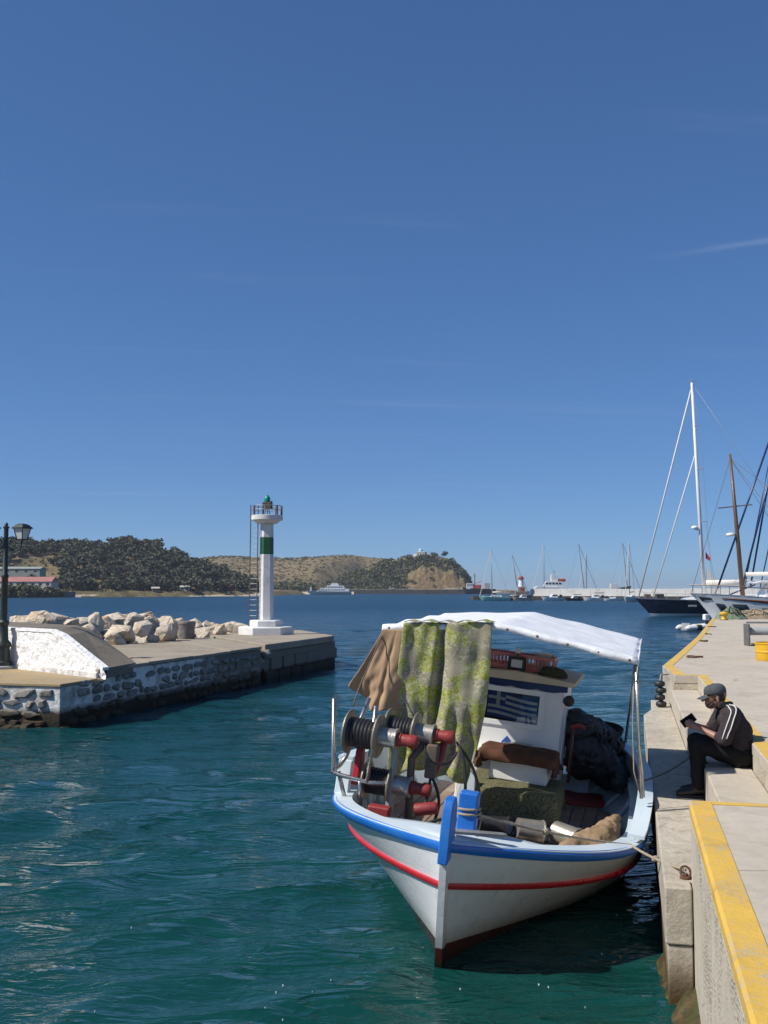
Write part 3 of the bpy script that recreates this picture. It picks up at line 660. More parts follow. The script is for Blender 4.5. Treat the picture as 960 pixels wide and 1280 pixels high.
for k, (px, y, s, lab) in enumerate([
        (88, 592, 1.5, 'pine tree standing up on the ridge left of the bare patch'), (150, 594, 1.6, 'highest pine tree on the top of the left hill'),
        (163, 592, 1.45, 'pine tree just right of the highest one on the hill'), (60, 592, 1.4, 'leftmost lone pine on the ridge above the red roof'),
        (32, 404, 1.9, 'round leafy tree in front of the long red roofed building'), (50, 409, 1.7, 'leafy tree right of the round one under the red roof'),
        (14, 402, 1.7, 'leafy tree nearest the lamp post across the bay'), (66, 414, 1.5, 'rightmost leafy tree in front of the red roofed building')]):
    tree('pine_tree' if k < 4 else 'leafy_tree', px, y, s, lab, 'pine' if k < 4 else 'shrub', bush=k > 3)
tree('cliff_tree', 555, 931, 1.6, 'dark bushy tree on the brow of the headland right of the chapel', 'shrub', zf=hH)

# ================================================================== far shore buildings and walls
def gable_house(name, p, w, d, h, rh, rz, wallm, roofm, label, nwin=4, cat='building'):
    o = empty(name, p, rz, label, cat)
    MB().box((0, 0, h / 2 - 1), (w, d, h + 2)).build('wall', M[wallm], o)
    MB().prism([(-d / 2 - .3, h), (d / 2 + .3, h), (0, h + rh)], -w / 2 - .3, w / 2 + .3, Matrix(((0, 0, 1, 0), (1, 0, 0, 0), (0, 1, 0, 0), (0, 0, 0, 1)))).build('roof', M[roofm], o)
    for k in range(nwin):
        x = -w / 2 + w * (k + .5) / nwin
        wd = MB().box((x, -d / 2 - .02, h * .55), (min(1.2, w / nwin * .5), .1, h * .4)).build('window', M['window_dark'], o)
    return o
def far(px, y, zf=None, z=None): x = (px - 480) / F * y; return (x, y, zf(x, y) if zf else z)
p = far(32, 425, hA); gable_house('long_building', (p[0] - 1, p[1] + 4, 4.2), 25, 7, 2.2, 2.0, R(-6), 'wall_far', 'roof_pink', 'long low white building with faded red roof across the bay', 8)
p = far(-6, 424); gable_house('long_building', (p[0] - 6, p[1] + 4, 6.4), 20, 7, 3.0, 2.0, R(-6), 'wall_far', 'roof_pink', 'red roofed building half hidden behind the lamp post', 5) if False else None
p = far(14, 470, hA); gable_house('low_shed', (p[0], p[1], 10.3), 30, 7, 2.2, 1.0, R(-4), 'wall_grey', 'wall_grey', 'long grey green shed above the red roofed building', 7)
for k, (px, w, h, wm_, rm, lab) in enumerate([
        (232, 4, 1.9, 'wall_far', 'wall_far', 'small white hut on the beach under the pines'), (257, 3.2, 1.6, 'wall_far', 'shore_wall', 'low pale hut left of the red hut on the beach'),
        (286, 4.2, 2.3, 'motor_red', 'motor_red', 'small red hut by the beach at the foot of the hill'), (299, 4, 2.0, 'wall_far', 'wall_far', 'white hut right of the red hut on the shore'),
        (195, 3, 1.3, 'shore_wall', 'wall_far', 'tiny pale shelter at the left end of the beach')]):
    p = far(px, shoreA((px - 480) / F * 500) + 16, hA); gable_house('beach_hut', (p[0], p[1], max(p[2], 1.7)), w, 3, h, .7, R(5 * k), wm_, rm, lab, 2, 'hut')
sw = MB().prism([far(-60, 391)[:2] if False else (-210, 390), (-126, 421), (-126, 424), (-210, 394)], -1, 2.3).build('sea_wall', M['shore_wall']); tag(sw, 'brown stone sea wall below the red roofed building', 'wall')
bank = MB().grid(40, 10, lambda a, b: (lambda x, y: (x, y, -1 + 3.6 * math.sin(min(b * 1.9, 1.57)) * (1 - abs(a - .5) * 1.2) + .8 * fbm((x * .2, y * .2, 1))))(-129 + 42 * a, 424 + 42 * a * .8 + 12 * b)).build('rocky_bank', M['headland'], smooth=True); tag(bank, kind='structure')
# mole below the headland
ml = MB().prism([at(330, 743.0, 0).xy if False else (-95, 838), (78, 815), (90, 842), (90, 885), (-95, 905)], -2, 3.4).build('mole', M['mole'], bevel=.3); tag(ml, 'long dark stone mole at the foot of the headland', 'mole')
p_ = MB().prism([(-94, 846), (76, 824), (86, 845), (86, 884), (-94, 900)], 3.4, 3.6).build('mole_road', M['beach'], ml)
def car(px, y, z, label, c):
    o = empty('parked_car', far(px, y, z=z), R(5), label, 'car', 'cars parked on the mole')
    MB().prism([(-2.1, .35), (2.1, .35), (2.1, .85), (1.3, .95), (.8, 1.45), (-1.5, 1.45), (-2.1, .9)], -.85, .85, Matrix(((1, 0, 0, 0), (0, 0, -1, 0), (0, 1, 0, 0), (0, 0, 0, 1)))).build('body', M[c], o, bevel=.08)
    MB().prism([(-1.7, .95), (1.1, .95), (.72, 1.38), (-1.42, 1.38)], -.86, .86, Matrix(((1, 0, 0, 0), (0, 0, -1, 0), (0, 1, 0, 0), (0, 0, 0, 1)))).build('window', M['window_dark'], o)
    for sx in (-1.3, 1.3):
        for sy in (-.8, .8): MB().lathe([(.33, -.1), (.33, .1)], 12, Matrix.Translation((sx, sy, .33)) @ Matrix.Rotation(math.pi / 2, 4, 'X')).build('wheel', M['black_rubber'], o)
for k, px in enumerate((490, 513, 560, 569, 579)):
    car(px, 832, 3.6, ('first', 'second', 'third', 'fourth', 'fifth')[k] + ' pale car from the left parked along the mole', 'yacht_white')
# chapel on the headland
cx = far(527, 934, hH); ch = empty('chapel', (cx[0], cx[1], cx[2] - .8), R(-20), 'small white chapel with pale blue dome on top of the headland', 'chapel')
MB().box((0, 0, 2.4), (8, 6, 5.6)).build('wall', M['wall_far'], ch, bevel=.1); MB().box((-5.4, 0, 1.6), (3.2, 4.6, 4)).build('porch', M['yacht_white'], ch, bevel=.1)
MB().box((0, 0, 5.4), (8.5, 6.5, .4)).build('cornice', M['yacht_white'], ch)
MB().lathe([(1.9, 5.6), (1.9, 6.6), (2.05, 6.65), (1.95, 7.2), (1.6, 7.9), (1, 8.4), (.3, 8.65), (.02, 8.7)], 18, Matrix.Translation((-.8, 0, 0))).build('dome', M['dome'], ch, smooth=50)
for x in (-2.4, 0, 2.4): MB().box((x, -3.02, 2.9), (1, .12, 2)).build('window', M['window_dark'], ch)
MB().box((5.2, 0, 1.2), (2.4, 4, 3.4)).build('annexe', M['wall_far'], ch, bevel=.1)

# breakwater with white parapet
bw = empty('breakwater', (0, 300, 0), 0, 'long low breakwater with a white parapet wall across the harbour mouth', 'breakwater')
BX0, BX1 = 43, 118
TLT = .45
def bwy(x): return -TLT * max(0, x - 40)
MB().prism([(26, 4), (40, 3), (BX1, 3 + bwy(BX1)), (BX1, 16 + bwy(BX1)), (40, 12), (26, 12)], -2, 1.15).build('quay_base', M['mole'], bw, bevel=.1)
k = BX0
while k < BX1 - 1:
    MB().prism([(k, 5 + bwy(k)), (k + 7.94, 5 + bwy(k + 7.94)), (k + 7.94, 6.3 + bwy(k + 7.94)), (k, 6.3 + bwy(k))], 1.15, 3.25 + .06 * math.sin(k)).build('wall_panel', M['break_white'], bw, bevel=.04); k += 8

# ---------------------------------------------------------------- the thin summer haze over the bay
hz_ = MB().box((0, 0, 30), (12600, 12600, 66)).build('haze', None); tag(hz_, kind='stuff')
def _():
    t = NT('haze'); t.n.remove(t.b); v = t.nd('ShaderNodeVolumePrincipled', {'Color': (.80, .88, 1.0), 'Density': .00014, 'Anisotropy': .2}); t.l.new(v.outputs[0], t.n['Material Output'].inputs['Volume']); return t.m
hz_.data.materials.append(_())
# ================================================================== far boats and ships
def hull_mesh(L, B, fb, fs, draft=.4, n=22, tr=.55, bowrake=.12):
    """pointed bow at -x; rings of a displacement hull with sheer"""
    rings = []
    for i in range(n + 1):
        s = i / n; hb = B / 2 * (1 - (1 - min(s / .55, 1)) ** 2.2) ** .75 * (1 if s < .6 else 1 - (1 - tr) * ((s - .6) / .4) ** 2)
        hb = max(hb, .01); zt = fs + (fb - fs) * (1 - s) ** 2
        ring = []
        for w in (1, .8, .55, .3, 0):
            u = s * L + bowrake * L * (1 - w) * (1 - s); ring.append((u - L / 2, -hb * (w ** .45 if w else .02), -draft + (zt + draft) * w))
        ring += [(a, -b, c) for a, b, c in ring[::-1]][0:]
        rings.append(ring)
    mb = MB(); mb.loft(rings, closed=True, caps=True); return mb
def sailboat(name, px, y, L, mast, rake, label, hullm='yacht_white', rz=0, group='sailing boats moored along the breakwater', stays=True, dark=False, boom=True):
    y += bwy((px - 480) / F * y); x = (px - 480) / F * y; o = empty(name, (x, y, 0), rz, label, 'sailboat', group)
    hull_mesh(L, L * .3, L * .13, L * .10).build('hull', M[hullm], o, smooth=35)
    hull_mesh(L * .9, L * .24, L * .155, L * .12, -L * .08).build('deck', M['yacht_white'], o, smooth=35)
    cb = MB(); cb.prism([(-L * .18, 0), (L * .22, 0), (L * .2, L * .055), (-L * .08, L * .06)], -L * .075, L * .075, Matrix(((1, 0, 0, 0), (0, 0, -1, 0), (0, 1, 0, L * .115), (0, 0, 0, 1)))).build('cabin', M['yacht_white'], o, bevel=.05)
    for sx in (-.08, .02, .12): MB().box((sx * L, -L * .076, L * .145), (L * .06, .04, L * .022)).build('window', M['window_dark'], o)
    mx = -L * .08; top = (mx + rake, 0, mast); zb = L * .14
    MB().tube([(mx, 0, zb), top], [.11, .075], 8).build('mast', M['dark_steel' if dark else 'grey_steel'], o, smooth=True)
    if stays:
        MB().tube([top, (-L * .48, 0, L * .13)], .05 if dark else .075, 5).build('forestay', M['navy' if dark else 'sail'], o)
        MB().tube([top, (L * .48, 0, L * .1)], .022, 4).build('backstay', M['grey_steel'], o)
        MB().tube([(mx + rake * .55, -L * .1, mast * .58), (mx + rake * .55, L * .1, mast * .58)], .035, 4).build('spreader', M['grey_steel'], o)
        for sgn in (-1, 1): MB().tube([top, (mx + rake * .55, sgn * L * .1, mast * .58), (mx, sgn * L * .13, zb - .2)], .022, 4).build('shroud', M['grey_steel'], o)
    if boom: MB().tube([(mx + .1, 0, zb + 1.1), (mx + L * .38, 0, zb + 1.2)], [.2, .12], 8).build('boom', M['navy' if dark else 'sail'], o, smooth=True)
    return o
def mh(py, y): return HC + (738 - py) * y / F
sailboat('sailboat', 618, 284, 8.6, mh(687, 284), -.2, 'small sailboat with mint green hull left of the red and white lighthouse', 'mint', R(0))
sailboat('sailboat', 645, 312, 8.5, mh(694, 312), 1.8, 'dark rigged sailboat with leaning mast behind the red and white lighthouse', 'yacht_navy', R(180), dark=True)
sailboat('sailboat', 683, 312, 10, mh(682, 312), 0, 'white sailboat with tall pale mast in front of the white ship', 'yacht_white', R(10))
sailboat('sailboat', 727, 312, 10, mh(682, 312), 1.6, 'dark sailboat with leaning mast right of the white ship', 'yacht_navy', R(170), dark=True)
sailboat('sailboat', 735, 318, 8, mh(694, 318), 0, 'sailboat with short pale mast beside the dark leaning mast', 'yacht_white', R(20))
sailboat('sailboat', 781, 312, 10, mh(682, 312), 1.4, 'dark hulled sailboat with leaning mast left of the navy yacht', 'ship_blue', R(170), dark=True)
sailboat('sailboat', 787, 270, 9, mh(680, 270), .2, 'white sailboat with upright mast just left of the navy yacht bow', 'yacht_white', R(60))
def motorboat(px, y, L, label, hullm='yacht_white', rz=0, canopy=None):
    y += bwy((px - 480) / F * y); x = (px - 480) / F * y; o = empty('motorboat', (x, y, 0), rz, label, 'motorboat', 'small boats moored along the breakwater')
    hull_mesh(L, L * .34, L * .17, L * .12).build('hull', M[hullm], o, smooth=35)
    MB().prism([(-L * .15, 0), (L * .2, 0), (L * .2, L * .15), (-L * .02, L * .16)], -L * .11, L * .11, Matrix(((1, 0, 0, 0), (0, 0, -1, 0), (0, 1, 0, L * .11), (0, 0, 0, 1)))).build('cabin', M['yacht_white'], o, bevel=.05)
    MB().box((L * .08, 0, L * .215), (L * .2, L * .225, L * .05)).build('window', M['window_dark'], o)
    MB().box((L * .36, 0, L * .17), (L * .1, L * .12, L * .16)).build('engine', M['black_rubber'], o, bevel=.06)
    if canopy: MB().box((L * .22, 0, L * .34), (L * .4, L * .27, L * .03)).build('canopy', M[canopy], o, bevel=.03)
    return o
motorboat(652, 288, 6, 'cream motorboat at the foot of the red and white lighthouse', 'cream', R(5))
motorboat(690, 291, 6.5, 'white motorboat moored in front of the white parapet', 'yacht_white', R(8), None)
motorboat(716, 289, 5, 'small dark motorboat with canopy along the breakwater', 'ship_dark', R(15), 'black_cloth')
motorboat(742, 290, 6.2, 'white motorboat with blue canopy along the breakwater', 'yacht_white', R(-5), 'navy')
motorboat(766, 290, 5.2, 'small open motorboat near the left of the navy yacht', 'yacht_white', R(170))
motorboat(631, 288, 5, 'small dark boat between the mint sailboat and lighthouse', 'ship_dark', R(180), 'grey_box')
# red and white harbour light
y = 303; x = (651 - 480) / F * y; lt = empty('harbour_lighthouse', (x, y, 1.1), 0, 'small red and white lighthouse tower on the breakwater', 'lighthouse')
MB().box((0, 0, .7), (3.4, 3.2, 1.4)).build('plinth', M['shore_wall'], lt, bevel=.05); MB().box((0, 0, 2.0), (2.2, 2.2, 1.6)).build('base', M['wall_grey'], lt, bevel=.05)
MB().lathe([(.85, 2.8), (.62, 5.0)], 12).build('tower', M['yacht_white'], lt, smooth=40); MB().lathe([(.72, 5.0), (1.0, 5.1), (1.0, 5.35), (.6, 5.4), (.58, 5.8)], 12).build('red_band', M['orange'], lt, smooth=40)
MB().lathe([(.45, 5.8), (.45, 6.6), (.5, 6.62), (.05, 7.1), (.04, 7.6)], 10).build('lantern', M['yacht_white'], lt, smooth=40)
MB().box((0, -1.14, 1.9), (.8, .1, 1.3)).build('door', M['orange'], lt)
# white coastguard ship behind the wall
y = 345; x = (688 - 480) / F * y; sp = empty('white_ship', (x, y, 0), 0, 'white and blue patrol ship with stepped bridge behind the breakwater', 'ship')
hull_mesh(12.5, 4.2, 3.3, 2.6).build('hull', M['ship_blue'], sp, smooth=35); MB().prism([(-5.6, 2.6), (5.2, 2.6), (5.2, 3.9), (-4.6, 4.3), (-5.6, 3.6)], -1.9, 1.9, Matrix(((1, 0, 0, 0), (0, 0, -1, 0), (0, 1, 0, 0), (0, 0, 0, 1)))).build('superstructure', M['yacht_white'], sp, bevel=.06)
MB().prism([(-2.4, 4.1), (3.8, 4.0), (3.8, 5.6), (-1.2, 5.9), (-1.9, 5.6)], -1.6, 1.6, Matrix(((1, 0, 0, 0), (0, 0, -1, 0), (0, 1, 0, 0), (0, 0, 0, 1)))).build('bridge', M['yacht_white'], sp, bevel=.06)
MB().box((1.1, 0, 6.9), (2.2, 2.4, 2.2)).build('tower', M['yacht_white'], sp, bevel=.06); MB().box((3.7, 0, 6.2), (2.2, 2.2, 1.0)).build('rescue_raft', M['orange'], sp, bevel=.25)
for k in range(5): MB().box((-1.6 + k * 1.1, -1.62, 5.1), (.7, .06, .5)).build('window', M['window_dark'], sp)
MB().tube([(1.2, 0, 8), (1.2, 0, 9.6)], .08, 6).build('mast', M['grey_steel'], sp); MB().tube([(.5, 0, 9), (1.9, 0, 9)], .05, 5).build('yard', M['grey_steel'], sp)
# dark fishing ship further right
y = 360; x = (830 - 480) / F * y; sp = empty('dark_ship', (far(772, y)[0], y, 0), R(180), 'dark hulled ship with white mast showing above the breakwater', 'ship')
hull_mesh(9, 3.2, 4.4, 3.4).build('hull', M['ship_dark'], sp, smooth=35); MB().box((1.5, 0, 4.2), (2.4, 2.2, 1.8)).build('wheelhouse', M['yacht_white'], sp, bevel=.06); MB().tube([(-.6, 0, 3.4), (-.6, 0, 7.4)], .1, 6).build('mast', M['yacht_white'], sp)
# ferry and red ship at the mole
fy = 705; fx = (411 - 480) / F * fy; fr = empty('white_ferry', (fx, fy, 0), 0, 'white ferry with stepped decks lying off the far shore', 'ferry')
hull_mesh(31, 6.5, 2.8, 2.1, tr=.9).build('hull', M['yacht_white'], fr, smooth=35)
XZ = Matrix(((1, 0, 0, 0), (0, 0, -1, 0), (0, 1, 0, 0), (0, 0, 0, 1)))
MB().prism([(-8, 2.1), (14, 2.1), (14, 3.9), (-5, 4.2)], -2.8, 2.8, XZ).build('main_deck', M['yacht_white'], fr, bevel=.1); MB().prism([(-3, 4.0), (11, 4.0), (10.5, 5.9), (-.5, 6.1)], -2.5, 2.5, XZ).build('upper_deck', M['yacht_white'], fr, bevel=.1)
MB().prism([(1, 6), (7, 6), (6.4, 7.6), (2.2, 7.8)], -1.8, 1.8, XZ).build('bridge', M['yacht_white'], fr, bevel=.1); MB().box((-12, 0, 3.6), (1, 3.5, 2.6)).build('bow_visor', M['yacht_white'], fr, bevel=.1)
MB().tube([(8, 0, 7), (8, 0, 11)], .14, 6).build('mast', M['grey_steel'], fr)
for zz, n_, x0 in ((3.1, 12, -6), (5.0, 8, -1.5)):
    for k in range(n_): MB().box((x0 + k * 1.5, -2.83 + (.3 if zz > 4 else 0), zz), (.8, .1, .7)).build('window', M['window_dark'], fr)
ry = 805; rs = empty('red_ship', ((598 - 480) / F * ry, ry, 0), 0, 'dark work ship with red crane and bridge at the end of the mole', 'ship')
hull_mesh(26, 6, 5.2, 3.8, tr=.9).build('hull', M['ship_dark'], rs, smooth=35); MB().box((-7, 0, 6), (5, 4.5, 4.4)).build('bridge', M['yacht_white'], rs, bevel=.1); MB().box((-1, 0, 5.6), (6, 4, 3.2)).build('winch_house', M['orange'], rs, bevel=.2); MB().box((6.5, 0, 6.2), (4.5, 4, 4.6)).build('stern_house', M['wall_far'], rs, bevel=.1)
MB().tube([(-3, 0, 5), (-3, 0, 16)], [.45, .3], 6).build('mast', M['dark_steel'], rs); MB().tube([(-3, 0, 8), (2.5, 0, 10)], .25, 6).build('crane_jib', M['orange'], rs); MB().tube([(-4.3, 0, 14), (-1.7, 0, 14)], .15, 5).build('yard', M['dark_steel'], rs)
for k in range(3): MB().box((-8.6 + k * 1.6, -2.27, 7), (1, .08, .9)).build('window', M['window_dark'], rs)

# ---------------------------------------------------------------- navy hulled yacht
yy = 113.; nx = (793 - 480) / F * yy; ny = empty('navy_yacht', (nx, yy, 0), R(-4), 'large sailing yacht with navy hull and tall white mast', 'yacht')
sh = Matrix.Translation((11, 0, 0))
hull_mesh(22, 5.4, 1.9, 1.45, .5, 30, .7, .10).build('hull', M['yacht_navy_boot'], ny, smooth=35, M=sh)
hull_mesh(21.5, 5.0, 2.0, 1.56, -1.2, 24, .7, .04).build('deck', M['yacht_white'], ny, smooth=35, M=sh)
MB().prism([(4.5, 1.6), (18, 1.5), (17.5, 2.25), (9, 2.45), (5.5, 2.0)], -1.5, 1.5, XZ).build('coachroof', M['yacht_white'], ny, bevel=.08)
for k in range(4): MB().box((8 + k * 2.2, -1.52, 1.95), (1.3, .06, .28)).build('window', M['window_dark'], ny)
mb_ = Vector((7.4, 0, 1.6)); mt = Vector(((868 - 793) / F * yy, 0, mh(477, yy)))
MB().tube([mb_, mb_.lerp(mt, .5), mt], [.21, .19, .13], 12).build('mast', M['yacht_white'], ny, smooth=True)
for k, (fr_, w_) in enumerate(((.36, 1.9), (.60, 1.6), (.80, 1.1))):
    c_ = mb_.lerp(mt, fr_); MB().tube([c_ + Vector((.3, -w_, -.05)), c_, c_ + Vector((.3, w_, -.05))], .05, 6).build('spreader', M['grey_steel'], ny)
def stay(a, b, r, m, par, n=5): return MB().tube([a, b], r, n).build('stay', M[m], par, smooth=True)
stay(mt + Vector((-.1, 0, -.8)), (.35, 0, 2.0), .085, 'sail', ny); stay(mb_.lerp(mt, .68), (1.9, 0, 2.0), .07, 'sail', ny)
stay(mt, (21.5, 0, 1.9), .02, 'grey_steel', ny)
for sgn in (-1, 1):
    a_ = mb_.lerp(mt, .80) + Vector((.3, sgn * 1.1, 0)); b_ = mb_.lerp(mt, .6) + Vector((.3, sgn * 1.6, 0)); c_ = mb_.lerp(mt, .36) + Vector((.3, sgn * 1.9, 0))
    MB().tube([mt, a_, b_, c_, (7.8, sgn * 2.4, 1.6)], .018, 4).build('shroud', M['grey_steel'], ny)
    stay(mb_.lerp(mt, .6), (8.2, sgn * 2.3, 1.6), .015, 'grey_steel', ny)
MB().tube([(7.55, 0, 3.55), (14.5, 0, 3.75)], [.36, .30], 10).build('boom', M['sail'], ny, smooth=True)
MB().prism([(7.6, 3.7), (8.6, 3.85), (7.75, 5.2)], -.12, .12, XZ).build('sail_head', M['sail'], ny)
rd = mb_.lerp(mt, .335); MB().lathe([(.05, -.2), (.36, -.18), (.38, .02), (.28, .16), (.05, .2)], 14, Matrix.Translation(rd + Vector((-.6, 0, 0)))).build('radar_dome', M['yacht_white'], ny, smooth=True); MB().tube([rd + Vector((-.6, 0, -.2)), rd + Vector((-.1, 0, -.3))], .05, 5).build('radar_bracket', M['grey_steel'], ny)
fp = mb_.lerp(mt, .21) + Vector((.35, -.2, 0)); MB().grid(6, 4, lambda a, b: (fp.x + .45 * a, fp.y + .06 * math.sin(a * 5), fp.z + .75 * (b - .5) * (1 - .5 * a) - .5 * a)).build('red_flag', M['red'], ny, solid=.01)
MB().tube([mt, mt + Vector((0, 0, .5))], .03, 4).build('antenna', M['grey_steel'], ny); MB().tube([mt + Vector((-.4, 0, .05)), mt + Vector((.6, 0, .2))], .03, 4).build('wind_vane', M['grey_steel'], ny)
for k in range(7): MB().tube([(1.0 + k * 1.1, -(.35 + .3 * k ** .8), 1.9 - .04 * k), (1.0 + k * 1.1, -(.35 + .3 * k ** .8), 2.55 - .04 * k)], .018, 4).build('stanchion', M['grey_steel'], ny)
MB().tube([(.3, 0, 2.75)] + [(1.0 + k * 1.1, -(.35 + .3 * k ** .8), 2.55 - .04 * k) for k in range(7)], .016, 4).build('lifeline', M['grey_steel'], ny)
MB().box((1.3, 0, 2.2), (.7, .5, .4)).build('windlass', M['dark_steel'], ny, bevel=.06); MB().box((2.6, 0, 2.2), (.9, .8, .45)).build('sail_bag', M['black_cloth'], ny, bevel=.12)
MB().box((5.6, -2.27, 1.15), (.9, .12, .22)).build('hull_port', M['grey_steel'], ny, bevel=.04)
# ---------------------------------------------------------------- white motor sailer (gulet) with wooden stripe
gy = 72.; gx = (861 - 480) / F * gy; gl = empty('white_gulet', (gx, gy, 0), R(-9), 'white gulet with dark wooden stripe and varnished mast behind the quay', 'yacht')
L_ = 20
def gul(s, w):
    hb = 2.5 * (1 - (1 - min(s / .45, 1)) ** 2.0) ** .8 * (1 if s < .6 else 1 - .35 * ((s - .6) / .4) ** 2); zt = 2.60 - .45 * sm(s / .45)
    u = s * L_ + 2.3 * (1 - w) ** .8 * (1 - s) ** 3; return Vector((u, -max(hb, .02) * (w ** (.40 if s > .2 else .60 - 1.0 * s) if w > 0 else .02), -.4 + (zt + .4) * w))
SS = [0, .015, .04, .07, .11, .16, .22, .3, .4, .5, .6, .7, .8, .9, 1.]
WW = [1, .93, .84, .74, .62, .5, .36, .2, 0]
rings = [[tuple(gul(s, w)) for w in WW] + [(v.x, -v.y, v.z) for v in (gul(s, w) for w in WW[::-1])] for s in SS]
MB().loft(rings).build('hull', M['yacht_white'], gl, smooth=40)
def patch(w0, w1, s0, s1, m, name, off=.02, n=14):
    MB().grid(n, 3, lambda a, b: gul(s0 + (s1 - s0) * a, (w0[0] + (w0[1] - w0[0]) * a) + ((w1[0] - w0[0]) + ((w1[1] - w1[0]) - (w0[1] - w0[0])) * a) * b) + Vector((-.004, -off, 0))).build(name, M[m], gl, smooth=True, solid=.02)
patch((.885, .66), (.905, .90), .085, .70, 'wood_dark', 'wooden_stripe'); patch((.60, .56), (.78, .76), .05, .08, 'window_dark', 'hull_window', .03, 4); patch((.55, .56), (.77, .78), .105, .155, 'window_dark', 'hull_window', .03, 5); patch((.62, .63), (.71, .72), .20, .235, 'window_dark', 'hull_window', .03, 4)
patch((.82, .86), (.93, .90), .012, .05, 'window_dark', 'bow_recess', .03, 6)
MB().grid(30, 2, lambda a, b: gul(a * .98 + .005, 1.0) * Vector((1, 1 - 2 * b, 1)) if False else Vector((gul(a * .98 + .005, 1).x, gul(a * .98 + .005, 1).y * (1 - 2 * b), gul(a * .98 + .005, 1).z - .02))).build('deck', M['cream'], gl)
for k in range(16):
    p0 = gul(.01 + k * .028, 1); MB().tube([p0 + Vector((0, .08, -.05)), p0 + Vector((0, .08, .55))], .022, 5).build('stanchion', M['yacht_white' if k > 4 else 'dark_steel'], gl)
MB().tube([gul(.004 + k * .0285, 1) + Vector((-.1 if k == 0 else 0, .08, .57)) for k in range(17)], .035, 6).build('handrail', M['wood_mast'], gl)
gb = Vector(((925 - 861) / F * gy, 0, 1.9)); gt = Vector(((913.5 - 861) / F * gy, 0, mh(568, gy)))
MB().tube([gb, gb.lerp(gt, .5), gt], [.16, .14, .08], 10).build('mast', M['wood_mast'], gl, smooth=True)
cp = gb.lerp(gt, .645); MB().tube([cp + Vector((-1.15, -.2, -.1)), cp + Vector((1.2, .2, .15))], .045, 6).build('crosstree', M['dark_steel'], gl)
rd = gb.lerp(gt, .46); MB().lathe([(.05, -.13), (.3, -.12), (.31, .02), (.2, .1), (.02, .12)], 14, Matrix.Translation(rd + Vector((-.45, 0, 0)))).build('radar_dome', M['yacht_white'], gl, smooth=True)
for q in ((.1, 0, 2.6), (9.5, -2.2, 1.8), (9.5, 2.2, 1.8), (15, 0, 2)): stay(gt - Vector((0, 0, .3)), q, .016, 'dark_steel', gl)
stay(gb + Vector((.2, 0, .1)), gt + Vector((3.0, 0, 1.5)), .05, 'navy', gl) if False else None
MB().prism([(4.2, 1.8), (12, 1.8), (12, 3.25), (5.2, 3.25)], -1.5, 1.5, XZ).build('deckhouse', M['yacht_white'], gl, bevel=.1)
for k in range(5): MB().box((5.6 + k * 1.2, -1.52, 2.7), (.95, .05, .62)).build('window', M['window_dark'], gl, bevel=.05)
MB().prism([(4.0, 3.28), (13, 3.28), (13, 3.42), (4.4, 3.46)], -1.8, 1.8, XZ).build('roof', M['yacht_white'], gl, bevel=.05)
MB().tube([(2.6, -.3, 2.5), (4.4, .2, 3.2)], .05, 6).build('anchor_stock', M['navy'], gl); MB().tube([(1.6, 0, 2.4), (2.0, .1, 3.2)], .04, 6).build('anchor_stock', M['dark_steel'], gl)
MB().tube([(gb.x + .2, 0, 3.9), (gb.x + 7, 0, 4.0)], [.15, .15], 8).build('boom', M['sail'], gl, smooth=True)
# second rig right of it: a yacht mostly beyond the frame with dark covered headsails
yy2 = 88.; kx = lambda px: (px - 480) / F * yy2
dk = empty('dark_rigged_yacht', (kx(900), yy2, 0), R(-3), 'yacht at the right edge with dark covered headsails slanting up', 'yacht')
hull_mesh(17, 4.4, 2.0, 1.5, .5, 26, .7).build('hull', M['yacht_white'], dk, smooth=35, M=Matrix.Translation((8, 0, 0))); hull_mesh(16.5, 4.0, 2.1, 1.6, -1.2, 20, .7).build('deck', M['yacht_white'], dk, smooth=35, M=Matrix.Translation((8, 0, 0)))
def lp(px, py, yo=0): return (kx(px) - kx(900), yo, mh(py, yy2))
MB().tube([lp(996, 735), lp(992, 470)], [.16, .1], 8).build('mast', M['dark_steel'], dk, smooth=True)
for a, b, r_ in ((lp(896, 735), lp(972, 530), .085), (lp(926, 735), lp(978, 545), .085), (lp(936, 735), lp(972, 560, .4), .08), (lp(931, 735, .5), lp(974, 540, .6), .045), (lp(948, 735), lp(976, 610, -.4), .05)):
    MB().tube([a, b], r_, 6).build('furled_headsail', M['navy'], dk, smooth=True)
# ---------------------------------------------------------------- inflatable dinghy with outboard
dp = at(869, 789, 0); dn = empty('inflatable_dinghy', (dp.x, dp.y, 0), R(20), 'white inflatable dinghy with outboard motor tied to the far quay', 'dinghy')
for sgn in (-1, 1):
    t_ = MB().tube([(-1.15, sgn * .5, .22), (-.9, sgn * .55, .25), (.4, sgn * .55, .27), (1.1, sgn * .35, .33), (1.4, 0, .40)], [.10, .2, .2, .19, .16], 12).build('tube', M['rib_grey'], dn, smooth=True)
    MB().tube([(-.35, sgn * .55, .26), (.05, sgn * .55, .265)], .208, 12).build('tube_patch', M['black_rubber'], dn, smooth=True)
MB().box((.2, 0, .12), (2.2, .8, .08)).build('floor', M['grey_box'], dn); MB().box((-.75, 0, .35), (.06, .9, .42)).build('transom', M['grey_box'], dn)
MB().box((.3, 0, .32), (.25, 1.1, .05)).build('thwart', M['grey_box'], dn)
ob = MB().box((1.0, .1, .95), (.42, .34, .42)).build('outboard_cowl', M['yacht_white'], dn, bevel=.08); MB().box((1.05, .1, .45), (.2, .16, .7)).build('outboard_leg', M['black_rubber'], dn, bevel=.04)

